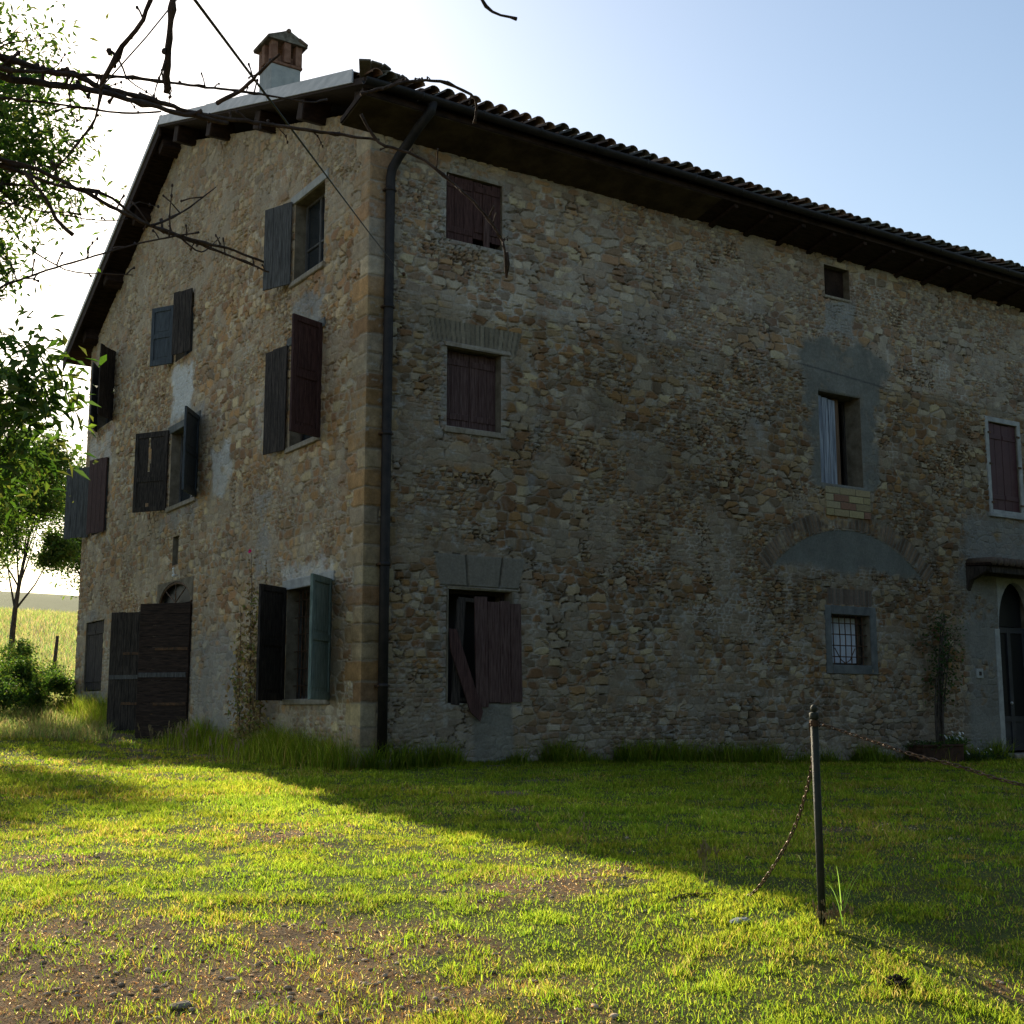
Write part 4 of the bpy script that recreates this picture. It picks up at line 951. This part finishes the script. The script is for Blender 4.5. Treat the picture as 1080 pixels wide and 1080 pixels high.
tree('slim_tree',B,5.2,(.3,-.2),rb([(-.7,20.9,7.4,.9),(.0,20.5,6.5,.8),(.15,20.4,7.6,.75),(-.9,21.0,5.9,.75),(.35,20.2,5.4,.5),(-1.5,21.4,6.7,.9),(-.3,20.6,8.2,.7)],B,1),.11,24000,.13,.06,'slim young tree with a bare thin trunk beyond the gable end',cl=.36,seed=15)
B=(3.6,26.4,float(gh(3.6,26.4)))
tree('distant_tree',B,6.8,(.0,.1),rb([(2.1,26.2,7.0,1.3),(2.0,26.4,8.2,1.1),(2.4,26.2,5.7,1.0),(3.4,26.2,7.0,1.3),(2.9,26.6,8.6,1.2)],B,1),.16,12000,.15,.07,'round green tree half hidden behind the far corner of the house',cl=.36,seed=18)
def shrub(name, cx_, cy_, h, r, n, label, seed, group=None, L=.10, cols=LG):
    q=random.Random(seed); B=(cx_,cy_,float(gh(cx_,cy_)))
    return tree(name,B,h*.55,(0,0),[((q.uniform(-r,r),q.uniform(-r,r),q.uniform(.2,.85)*h),r*q.uniform(.35,.6)) for _ in range(7)],.03,n,L,L*.5,label,'shrub',twigs=4,cl=.42,seed=seed,group=group,cols=cols)
SHG='shrubs along the field edge'
shrub('shrub',-1.7,15.8,1.1,.9,6000,'dark rounded shrub at the foot of the slim tree',21,SHG)
shrub('shrub',-.75,16.6,.9,.7,4500,'low light green shrub touching the far corner of the gable',22,SHG)
shrub('shrub',-3.0,13.6,.9,.9,5000,'low sprawling shrub at the left edge of the picture in front of the field',23,SHG)
shrub('shrub',-.6,18.6,1.7,.8,4500,'taller loose shrub under the wooden fence pole',24,SHG)
# distant trees on the field's skyline
for i,(x,y,h,lab) in enumerate(((-12,105,5.0,'small dark tree on the skyline of the field, left of the slim tree'),(2,112,4.4,'small dark tree on the skyline of the field, next to the farmhouse'))):
    B=(x,y,float(gh(x,y))); q=random.Random(40+i)
    tree('skyline_tree',B,h*.8,(0,0),[((q.uniform(-2.0,2.0),q.uniform(-1.5,1.5),h*q.uniform(.35,.95)),h*.26) for _ in range(8)],.2,5000,.35,.22,lab,'tree',twigs=4,cl=.42,seed=41+i,group='trees on the skyline')
# wooden fence pole in the field
B=(1.47,24.3,float(gh(1.47,24.3))); fp=empty('fence_pole',B); props(fp,'rough wooden fence pole leaning in the field behind the house','fence pole')
MB().tube([(0,0,-.3),(.02,0,.8),(.07,.0,1.75)],[.065,.06,.05],8).build('pole',BARK,fp,True)
m=MB(); m.tube([(.045,-.06,1.2),(.045,.06,1.2)],.012,6); m.build('staple',IRON,fp)

# ------------------------------------------------------------ bare tree whose branches hang in front of the roof
BR = {
 'A1': ((0.018, 0.006), [[-7.976,-13.268,2.708],[-7.818,-13.239,2.739],[-7.698,-13.184,2.762],[-7.561,-13.141,2.796],[-7.481,-13.061,2.816],[-7.333,-13.025,2.839],[-7.164,-13.003,2.841],[-6.961,-13.003,2.861],[-6.722,-13.027,2.879],[-6.472,-13.057,2.895]]),
 'A2': ((0.01, 0.004), [[-7.975,-13.269,2.679],[-7.815,-13.237,2.705],[-7.624,-13.226,2.747],[-7.422,-13.221,2.795],[-7.235,-13.207,2.829],[-7.039,-13.199,2.864],[-6.834,-13.196,2.888],[-6.719,-13.135,2.953]]),
 'A3': ((0.019, 0.01), [[-7.972,-13.271,2.626],[-7.809,-13.21,2.688],[-7.634,-13.157,2.737],[-7.487,-13.086,2.79],[-7.304,-13.039,2.808],[-7.044,-13.042,2.816]]),
 'A4': ((0.007, 0.004), [[-7.954,-13.163,2.629],[-7.794,-13.148,2.656],[-7.627,-13.138,2.685],[-7.426,-13.15,2.706],[-7.296,-13.116,2.759]]),
 'A5': ((0.012, 0.018), [[-7.459,-13.726,2.968],[-7.447,-13.675,2.883],[-7.433,-13.624,2.766],[-7.421,-13.572,2.676],[-7.405,-13.523,2.62]]),
 'A6': ((0.009, 0.014), [[-7.451,-13.731,2.997],[-7.48,-13.665,2.906],[-7.508,-13.598,2.784],[-7.539,-13.53,2.719],[-7.566,-13.465,2.652],[-7.566,-13.417,2.638]]),
 'A7': ((0.004, 0.009), [[-7.092,-13.608,2.797],[-7.102,-13.482,2.794],[-7.106,-13.359,2.793],[-7.141,-13.217,2.791]]),
 'A8': ((0.005, 0.003), [[-7.566,-13.417,2.638],[-7.569,-13.375,2.556],[-7.615,-13.305,2.468],[-7.652,-13.242,2.418]]),
 'B1': ((0.013, 0.005), [[-7.99,-13.498,2.326],[-7.842,-13.476,2.324],[-7.731,-13.429,2.335],[-7.591,-13.401,2.313],[-7.469,-13.361,2.29],[-7.355,-13.316,2.285],[-7.236,-13.274,2.287],[-7.101,-13.243,2.293],[-6.966,-13.212,2.285]]),
 'B2': ((0.009, 0.004), [[-7.989,-13.499,2.305],[-7.838,-13.461,2.311],[-7.678,-13.429,2.305],[-7.534,-13.387,2.325],[-7.404,-13.335,2.289],[-7.271,-13.286,2.282],[-7.131,-13.241,2.279],[-6.949,-13.223,2.25]]),
 'B3': ((0.005, 0.003), [[-7.964,-13.516,1.868],[-7.823,-13.488,1.959],[-7.695,-13.452,2.042],[-7.56,-13.421,2.121],[-7.419,-13.394,2.198],[-7.246,-13.388,2.27]]),
 'B4': ((0.005, 0.002), [[-7.397,-13.408,2.251],[-7.296,-13.355,2.33],[-7.172,-13.316,2.458]]),
 'B5': ((0.005, 0.008), [[-7.786,-13.512,2.291],[-7.725,-13.513,2.228],[-7.688,-13.497,2.176],[-7.638,-13.49,2.145]]),
 'B6': ((0.002, 0.002), [[-7.882,-13.33,2.237],[-7.711,-13.362,2.244],[-7.556,-13.384,2.242],[-7.457,-13.369,2.272]]),
 'B7': ((0.003, 0.002), [[-7.742,-13.421,2.106],[-7.658,-13.397,2.08],[-7.595,-13.358,2.084],[-7.438,-13.381,2.099]]),
 'B8': ((0.004, 0.002), [[-7.261,-13.258,2.293],[-7.172,-13.197,2.281],[-7.088,-13.132,2.37]]),
 'C1': ((0.007, 0.006), [[-6.576,-13.109,2.949],[-6.495,-13.102,2.864],[-6.355,-13.134,2.832],[-6.213,-13.167,2.744],[-6.099,-13.182,2.655],[-6.013,-13.179,2.563],[-5.974,-13.144,2.452]]),
 'C2': ((0.009, 0.006), [[-6.577,-13.108,3.022],[-6.445,-13.147,3.086],[-6.324,-13.178,3.118],[-6.231,-13.191,3.113],[-6.145,-13.2,3.084],[-6.13,-13.162,3.01]]),
 'D1': ((0.004, 0.005), [[-6.751,-14.07,3.003],[-6.676,-14.079,2.889],[-6.623,-14.074,2.858],[-6.547,-14.084,2.853]]),
}

bt=empty('bare_tree',(-8.5,-13.1,float(gh(-8.5,-13.1)))); props(bt,'leafless gnarled tree whose dark knobbly branches cross in front of the roof and gable','tree')
def bpt(p): return (p[0]+8.5,p[1]+13.1,p[2]-bt.location.z)
rs=random.Random(5)
def gnarl(m, pts, r0, r1, spurs=True):
    pts=[Vector(p) for p in pts]; out=[]; 
    for i in range(len(pts)-1):
        n=max(2,int((pts[i+1]-pts[i]).length/.025))
        for k in range(n):
            f=k/n; p0=pts[max(i-1,0)];p1=pts[i];p2=pts[i+1];p3=pts[min(i+2,len(pts)-1)]
            q=.5*((2*p1)+(p2-p0)*f+(2*p0-5*p1+4*p2-p3)*f*f+(3*p1-p0-3*p2+p3)*f**3); out.append(q)
    out.append(pts[-1]); N=len(out); rr=[]
    for i in range(N):
        f=i/(N-1); r=r0*(1-f)+r1*f; k=rs.random(); b=1.0+(.75 if k<.12 else .25*rs.random()); rr.append(r*b*.80); out[i]=out[i]+Vector((rs.gauss(0,1),rs.gauss(0,1),rs.gauss(0,1)))*r*.22
    m.tube(out,rr,8)
    if spurs:
        for i in range(6,N-1):
            if rs.random()<.07:
                q_=[out[i]]; d=((out[min(i+1,N-1)]-out[i-1]).normalized()+Vector((rs.gauss(0,.6),rs.gauss(0,.6),rs.gauss(.1,.7)))).normalized(); L_=rs.uniform(.06,.20)
                for k_ in range(5): d=(d+Vector((rs.gauss(0,.25),rs.gauss(0,.25),rs.gauss(0,.25)))).normalized(); q_.append(q_[-1]+d*L_/5)
                m.tube(q_,[.0032-.0004*k_ for k_ in range(6)],5); [m.ball(q_[k_],.0042,6,(1,1,1.4),.2) for k_ in (2,4,5)]
    if spurs:
        for i in range(3,N-1):
            if rs.random()<.34:
                p=out[i]; d=Vector((rs.gauss(0,1),rs.gauss(0,1),rs.gauss(.4,.9))).normalized(); l=rs.uniform(.012,.05)*(1 if rs.random()<.8 else 2.2); r=max(.0024,rr[i]*.5)
                m.tube([p,p+d*l*.6+Vector((0,0,.004)),p+d*l],[r,r*.8,r*1.25],6); m.ball(p+d*l,r*1.5,6,(1,1,1.3),.2)
m=MB(); m.tube([(0,0,-.2),(.02,.01,.6),(-.02,0,1.4),(.03,.02,2.2),(0,.0,3.0),(.05,-.1,4.1)],[.10,.075,.07,.062,.05,.035],12)
m.build('trunk',BARK,bt,True)
T=Vector((-8.5,-13.1,0))
def limb(st, en, r0, r1):
    a=Vector(bpt(st)); b=Vector(bpt(en)); mm=a.lerp(b,.5)+Vector((0,0,.06)); k=MB(); gnarl(k,[a,a.lerp(mm,.5),mm,mm.lerp(b,.5),b],r0,r1,False); return k
for nm,(r,pts) in BR.items():
    kq=.62 if nm in ('A5','A6') else .88; r=(r[0]*kq,r[1]*kq)
    m=MB(); P=[bpt(p) for p in pts]
    if nm in ('A1','A2','A3','A4'): P=[bpt((-8.5,-13.1,2.45+.1*int(nm[1])))]+P
    if nm in ('B1','B2','B6'): P=[bpt((-8.5,-13.1,2.1))]+P
    if nm=='B3': P=[bpt((-8.5,-13.1,1.55))]+P
    if nm in ('A5','A6'): P=[bpt((-7.46,-13.76,3.14))]+P
    if nm=='D1': P=[bpt((-6.80,-14.10,3.12))]+P
    gnarl(m,P,r[0],r[1]); m.build('branch',TWIG,bt,True)
m=MB(); gnarl(m,[bpt(p) for p in ((-8.45,-13.2,3.6),(-8.0,-13.5,3.3),(-7.46,-13.76,3.14),(-7.1,-13.95,3.14),(-6.80,-14.10,3.13),(-6.4,-14.2,3.2))],.022,.006); m.build('branch',TWIG,bt,True)
# fuzzy hanging tip
m=MB(); P=[bpt(p) for p in ((-5.99,-13.17,2.53),(-5.975,-13.15,2.49),(-5.974,-13.144,2.44))]; m.tube(P,[.008,.012,.004],7); m.build('catkin',TWIG,bt,True)

# steel cables
ca=empty('cable',(.60,-.02,7.60)); props(ca,'thin steel cable running down from the upper left to the wall beside the downpipe','cable')
def cp(p): return (p[0]-.60,p[1]+.02,p[2]-7.60)
MB().tube([cp((.60,.0,7.60)),cp((-1.4,-3.397,6.42)),cp((-3.4,-6.795,5.25)),cp((-7.37,-13.55,2.95))],.0055,6).build('wire',CABLE,ca,True)
MB().tube([cp((-7.37,-13.55,2.95)),cp((-7.47,-13.51,2.78)),cp((-7.58,-13.47,2.61))],.0022,6).build('wire',CABLE,ca,True)
MB().tube([cp((-7.37,-13.55,2.95)),cp((-7.44,-13.66,3.10))],.0035,6).build('wire',CABLE,ca,True)
m=MB(); m.ball(cp((.60,-.03,7.60)),.035,8); m.tube([cp((.60,.03,7.60)),cp((.60,-.05,7.60))],.02,8); m.build('anchor',IRON,ca)

# ------------------------------------------------------------ posts and chains
def post(loc, h, label):
    p=empty('chain_post',loc,(R(0.4),R(-.8),0)); props(p,label,'post','steel posts carrying the rusty chain')
    MB().tube([(0,0,-.25),(0,0,h-.06)],.0195,14).build('shaft',POSTM,p,True)
    k=MB(); k.tube([(0,0,h-.065),(0,0,h-.055),(0,0,h-.035),(0,0,h-.03)],[.022,.024,.024,.016],14); k.ball((0,0,h-.012),.017,12,(1,1,1.2)); k.build('finial',POSTM,p,True)
    k=MB(); k.tube([(.018,0,h-.085),(.036,0,h-.085),(.036,0,h-.105)],.004,6); k.tube([(-.018,0,h-.085),(-.036,0,h-.085),(-.036,0,h-.105)],.004,6); k.tube([(0,0,h-.10),(0,0,h-.07)],.0255,12); k.build('hook',IRON,p)
    return p
P1=(-3.640,-12.403,float(gh(-3.64,-12.40))); H1=.855-P1[2]
post(P1,H1,'slim dark green steel post with a round knob standing on the lawn')
P2=(-2.35,-14.75,float(gh(-2.35,-14.75))); post(P2,.92-P2[2],'second slim steel post, just outside the right edge')
def chain(name, pts, label, pitch=.028):
    pts=[Vector(p) for p in pts]; fine=[]
    for i in range(len(pts)-1):
        for k in range(24):
            f=k/24; p0=pts[max(i-1,0)];p1=pts[i];p2=pts[i+1];p3=pts[min(i+2,len(pts)-1)]
            fine.append(.5*((2*p1)+(p2-p0)*f+(2*p0-5*p1+4*p2-p3)*f*f+(3*p1-p0-3*p2+p3)*f**3))
    fine.append(pts[-1]); m=MB(); d=0; nxt=0; i=0; k=0; org=pts[0]
    for a,b in zip(fine[:-1],fine[1:]):
        L=(b-a).length
        while nxt<=d+L:
            p=a.lerp(b,(nxt-d)/max(L,1e-6)); t=(b-a).normalized(); up=t.cross(Vector((.3,.5,.8))).normalized(); sd_=t.cross(up)
            ax=up if k%2 else sd_; ax=(ax+(sd_ if k%2 else up)*random.uniform(-.3,.3)).normalized()
            ring=[]; hl=pitch*.68; hw=.0078; r=.0034
            for q in range(10):
                th=2*math.pi*q/10; ring.append(p-org+t*hl*math.copysign(abs(math.cos(th))**.75,math.cos(th))+ax*hw*math.copysign(abs(math.sin(th))**.75,math.sin(th)))
            ring.append(ring[0]); m.tube(ring,r,5,False); nxt+=pitch; k+=1
        d+=L
    o=m.build(name,CHAINM,None,True,loc=org); return props(o,label,'chain','rusty chains hung from the steel post')
z=lambda x,y,o=.006: float(gh(x,y))+o
chain('chain',[(-3.655,-12.39,.765),(-3.587,-12.316,.544),(-3.554,-12.159,.25),(-3.551,-11.981,max(.018,z(-3.551,-11.981))),(-3.519,-11.763,z(-3.52,-11.76,.01)),(-3.56,-11.62,z(-3.56,-11.62)),(-3.72,-11.5,z(-3.72,-11.5)),(-3.85,-11.52,z(-3.85,-11.52))],'rusty chain drooping from the post down to the lawn on its left')
chain('chain',[(-3.614,-12.42,.765),(-3.499,-12.613,.691),(-3.406,-12.793,.625),(-3.299,-12.983,.571),(-3.214,-13.277,.493),(-2.971,-13.676,.443),(-2.65,-14.2,.52),(-2.37,-14.72,.82)],'rusty chain sloping away from the post to the right edge')

# ------------------------------------------------------------ hollyhock against the gable
def hollyhock():
    x,y=-.32,3.45; B=(x,y,float(gh(x,y))-.02); root=empty('hollyhock',B); props(root,'tall dried hollyhock with one pink flower climbing past the gable wall','plant')
    q=random.Random(8)
    V_=[];F_=[];C_=[];k=0
    dry=np.array([[.23,.17,.085],[.33,.27,.13],[.16,.11,.06],[.12,.14,.04]])
    for (dx,dy,h,tx,ty) in ((0,0,3.45,-.02,.12),(.05,-.25,3.30,.0,-.12),(-.05,.35,2.55,.0,.12),(.02,-.08,2.2,.0,-.08),(.0,.55,1.9,0,.1),(.05,.15,2.9,0,.05)):
        st=MB(); P=[(dx+tx*f+.015*math.sin(9*f),dy+ty*f+.02*math.sin(7*f+1),h*f) for f in np.linspace(0,1,12)]
        st.tube(P,[.011-.007*f for f in np.linspace(0,1,12)],7); st.build('stem',TWIG,root,True)
        pd=MB()
        for f in np.arange(.10,.98,.012):
            i=f*11; a=P[int(i)]; b=P[min(int(i)+1,11)]; u=i-int(i); p=[a[j]*(1-u)+b[j]*u for j in range(3)]
            an=q.uniform(0,6.3); rr=q.uniform(.02,.06); c=(p[0]+rr*math.cos(an),p[1]+rr*math.sin(an),p[2]+.012); pd.tube([p,c],.002,4); pd.ball(c,q.uniform(.012,.023),6,(1,1,.85),.15)
        pd.build('seed_pod',STRAWM,root)
        n=int(110*h); cc=np.array([[P[int(i)][0],P[int(i)][1],P[int(i)][2]] for i in (rng.random(n)**1.3*10)]); 
        V,T,C=leafcloud(cc,np.full(n,.085),n,.085,.055,dry,droop=.7); V_.append(V);F_.append(T+k);C_.append(C);k+=len(V)
    link('leaf',npmesh('leaf',np.concatenate(V_),np.concatenate(F_),np.concatenate(C_)),LEAF,root)
    fl_=MB(); c=Vector((-.03,.10,3.48))
    for i in range(5):
        a=i*1.257; d=Vector((math.cos(a)*.3-.75,math.sin(a),.5*math.sin(a*2)+.2)).normalized(); s_=Vector((0,-d.z,d.y)).normalized()
        fl_.add([c,c+d*.035+s_*.025,c+d*.06+s_*.012,c+d*.06-s_*.012,c+d*.035-s_*.025],[(0,1,2,3,4)])
    fl_.build('flower',PETAL,root)
STRAWM=mat('dry_seed_pod',(.20,.145,.07),.85,col2=(.42,.34,.18),nscale=12,trans=.25)
hollyhock()

# planter with flowers and climber by the entrance
B=(12.25,-.42,float(gh(12.25,-.42))); pl=empty('planter',B); props(pl,'long terracotta planter box against the wall beside the entrance','planter')
m=MB(); w_,d_,h_=.60,.18,.30; t=.03
for a in ((-w_,w_,-d_,-d_+t),(-w_,w_,d_-t,d_),(-w_,-w_+t,-d_+t,d_-t),(w_-t,w_,-d_+t,d_-t)): m.box(a[0],a[1],a[2],a[3],-.03,h_,.006)
m.build('box',PLANTM,pl)
m=MB(); m.box(-w_-.02,w_+.02,-d_-.02,-d_+.02,h_+.001,h_+.045,.008); m.box(-w_-.02,w_+.02,d_-.02,d_+.02,h_+.001,h_+.045,.008); m.box(-w_-.02,-w_+.02,-d_+.021,d_-.021,h_+.001,h_+.045,.008); m.box(w_-.02,w_+.02,-d_+.021,d_-.021,h_+.001,h_+.045,.008); m.build('rim',PLANTM,pl)
MB().box(-w_+t,w_-t,-d_+t,d_-t,h_-.08,h_-.05).build('soil',mat('dark_soil',(.04,.028,.02),1.0),pl)
DG=np.array([[.030,.060,.018],[.045,.080,.022],[.06,.06,.03]])
cl=empty('climbing_rose',(12.5,-.36,B[2]+.25)); props(cl,'straggly climbing plant rising from the planter up the stone wall','climber')
m=MB(); q=random.Random(6); cents=[]
for i in range(9):
    x=q.uniform(-.14,.14); top=q.uniform(1.8,2.75); tx=.1+.55*q.random(); P=[(x+tx*f*f+.03*math.sin(6*f+i),.04*math.sin(4*f+i)+.15*f,top*f) for f in np.linspace(0,1,9)]
    m.tube(P,[.022-.015*f for f in np.linspace(0,1,9)],6)
    for k in range(4,9): cents.append(P[k])
m.build('stem',BARK,cl,True)
V,T,C=leafcloud(np.array(cents+[(.1,.1,1.9),(.5,.1,2.4),(-.25,.1,2.1),(.75,.1,2.3),(.3,.1,2.0)]*2),np.full(len(cents)+10,.15),800,.075,.05,DG); link('leaf',npmesh('leaf',V,T,C),LEAF,cl)
def flowerbed(name, x, y, zb, r, n, nf, label, group=None, h=.22, pet=WPETAL, cols=LG):
    o=empty(name,(x,y,zb)); props(o,label,'flowers' if nf else 'weed',group)
    cc=np.stack([rng.normal(0,r,n),rng.normal(0,r*.6,n),np.abs(rng.normal(h*.5,h*.3,n))],-1)
    V,T,C=leafcloud(cc,np.full(n,.015),n,.075,.032,cols,droop=-.3); link('leaf',npmesh('leaf',V,T,C),LEAF,o)
    if nf:
        m=MB()
        for i in range(nf):
            c=Vector((rng.normal(0,r),rng.normal(0,r*.6),h*rng.uniform(.8,1.5)))
            for k in range(5):
                a=k*1.257; d=Vector((math.cos(a),math.sin(a)*.6-.3,math.sin(a)*.8)); s_=d.cross(Vector((0,1,0))).normalized(); m.add([c,c+d*.02+s_*.012,c+d*.032,c+d*.02-s_*.012],[(0,1,2,3)])
        m.build('flower',pet,o)
    return o
flowerbed('flowering_plant',12.80,-.42,B[2]+.25,.16,420,18,'white flowers spilling over the right end of the planter',None)
flowerbed('bushy_plant',12.0,-.42,B[2]+.25,.22,420,0,'dark green leaves filling the left part of the planter',None,.12,cols=DG)
flowerbed('leafy_weed',13.6,-.40,float(gh(13.6,-.4)),.30,500,8,'low leafy weeds between the planter and the entrance door','weeds at the wall foot',.16,cols=DG)
# stalks on the lawn: each its own weed
def stalks(x,y,n,h,label,seed,group,spread=.05,head=True,w=.0035,lean=.25,dry=.6):
    q=random.Random(seed); zz=float(gh(x,y)); o=empty('grass_stalk',(x,y,zz)); props(o,label,'weed',group); m=MB(); hd_=MB()
    for i in range(n):
        a=q.uniform(0,6.3); l=q.uniform(.0,lean)*h; x0=q.gauss(0,spread);y0=q.gauss(0,spread); hh=h*q.uniform(.65,1.05)
        P=[(x0+math.cos(a)*l*f*f,y0+math.sin(a)*l*f*f,hh*f-.01) for f in np.linspace(0,1,7)]
        m.tube(P,[w*.5*(1-.6*f) for f in np.linspace(0,1,7)],4)
        if head:
            for k in range(10): 
                f=.78+.22*k/9; p=P[-1] if f>.99 else [P[4][j]*(1-(f-.67)/.33)+P[6][j]*((f-.67)/.33) for j in range(3)]
                hd_.ball((p[0]+q.gauss(0,.004),p[1]+q.gauss(0,.004),p[2]),w*1.3,4,(1,1,2))
    m.build('stem',STRAWM,o)
    if head: hd_.build('seed_head',STRAWM,o)
    return o
SG='dry grass stalks standing in the lawn'
stalks(-3.24,-11.11,14,.20,'small tuft of pale seed heads in the lawn left of the chain',1,SG,.04)
stalks(-3.20,-9.70,3,.26,'two or three thin dry stalks at the shadow edge, left group',2,SG,.12)
stalks(-3.10,-10.0,3,.25,'thin dry stalks at the shadow edge, nearer the chain',3,SG,.12)
stalks(-3.68,-12.46,18,.15,'pale dry tuft at the foot of the steel post',4,SG,.05)
DS='flowering weeds in front of the dark door'
for i,(x,y,n,h,lab) in enumerate(((-1.05,6.2,6,.42,'pale flowering stalks left of the dark door leaf'),(-.95,5.3,9,.50,'pale flowering stalks in front of the wide dark door leaf'),(-1.05,4.3,7,.55,'tallest pale stalks just right of the dark door'),(-1.10,3.0,7,.45,'pale stalks in the grass below the hollyhock'),(-1.2,1.7,6,.38,'pale stalks in the grass below the green shutter'))):
    stalks(x,y,n,h,lab,10+i,DS,.12,w=.008,lean=.35)
# broad green blades by the post
def broad(x,y,label,specs):
    o=empty('tall_grass_blade',(x,y,float(gh(x,y)))); props(o,label,'weed'); m=MB(); col=[]
    for (a,l,h,w) in specs:
        P=[Vector((math.cos(a)*l*f**1.6,math.sin(a)*l*f**1.6,h*math.sin(f*1.45)/math.sin(1.45)-.01)) for f in np.linspace(0,1,9)]; s_=Vector((-math.sin(a),math.cos(a),0)); vs=[]
        s_=(s_+Vector((.5,.3,0))).normalized()
        for i,p in enumerate(P): f=i/8; ww=w*(1-f)**.6*(.4+min(1,f*4)*.6); vs+=[p-s_*ww,p+s_*ww]
        m.add(vs,[(2*i,2*i+1,2*i+3,2*i+2) for i in range(8)])
    m.build('blade',GRASS,o,col=[(.11,.17,.045,1)]*len(m.v))
broad(-3.53,-12.43,'tall arching green grass blades beside the steel post',[(-.55,.22,.34,.011),(-.4,.10,.26,.006),(2.6,.08,.22,.004),(-.7,.14,.10,.005),(1.2,.05,.30,.003),(.2,.05,.20,.004)])
# dark clod on the lawn
x,y=-4.02,-13.18; q=random.Random(2); m=MB()
for i in range(26): 
    a=q.uniform(0,6.3); rr=abs(q.gauss(0,.035)); m.ball((math.cos(a)*rr,math.sin(a)*rr,.022-rr*.3+q.uniform(0,.008)),q.uniform(.008,.018),6,(1.2,1,.8),.3)
o=m.build('soil_clod',mat('dark_clod',(.035,.022,.014),.95,bump=(60,1)),None,False,loc=(x,y,float(gh(x,y)))); props(o,'small dark crumbly clod of earth lying on the lawn right of the post','clod')
# flat stones in the soil
q=random.Random(77)
for i,(x,y,s,lab) in enumerate(((-3.9,-12.1,.05,'pale flat stone in the grass left of the steel post'),(-6.62,-11.70,.045,'whitish flat stone low in the middle left of the lawn'),(-7.2,-11.75,.05,'pale stone lying in the bare soil at the lower left corner'))):
    m=MB().ball((0,0,.2*s),s,8,(1.3,.9,.35),.12); o=m.build('flat_stone',LINTEL if i else CHIMW,None,False,loc=(x,y,float(gh(x,y)))); props(o,lab,'stone','flat stones on the lawn')

# ------------------------------------------------------------ tall trees added out of view to screen sky light and dim the yard
q=random.Random(90)
for i,(x,y,h,lab) in enumerate(((-16,-31,12,'tall added tree screening the sky, far left behind the viewpoint'),(-9,-33,14,'tall added tree screening the sky, directly behind the viewpoint'),(-2,-31,13,'tall added tree screening the sky, right behind the viewpoint'),(5,-32,14,'tall added tree screening the sky, opposite the broken shutter'),(12,-30,13,'tall yard tree opposite the barred window'),(19,-27,13,'tall added tree screening the sky, opposite the entrance door'),(26,-21,13,'tall added tree screening the sky, beyond the right end of the lawn'),(30,-12,12,'tall added tree screening the sky, past the right end of the house'))):
    B=(x,y,float(gh(x,y)))
    tree('added_screen_tree',B,h*.75,(0,0),[((q.uniform(-3.2,3.2),q.uniform(-2.2,2.2),h*q.uniform(.16,.95)),2.0*q.uniform(.8,1.3)) for _ in range(16)],.25,9000,.50,.34,lab,'tree',twigs=4,cl=.45,seed=91+i,group='added trees screening the sky around the yard')
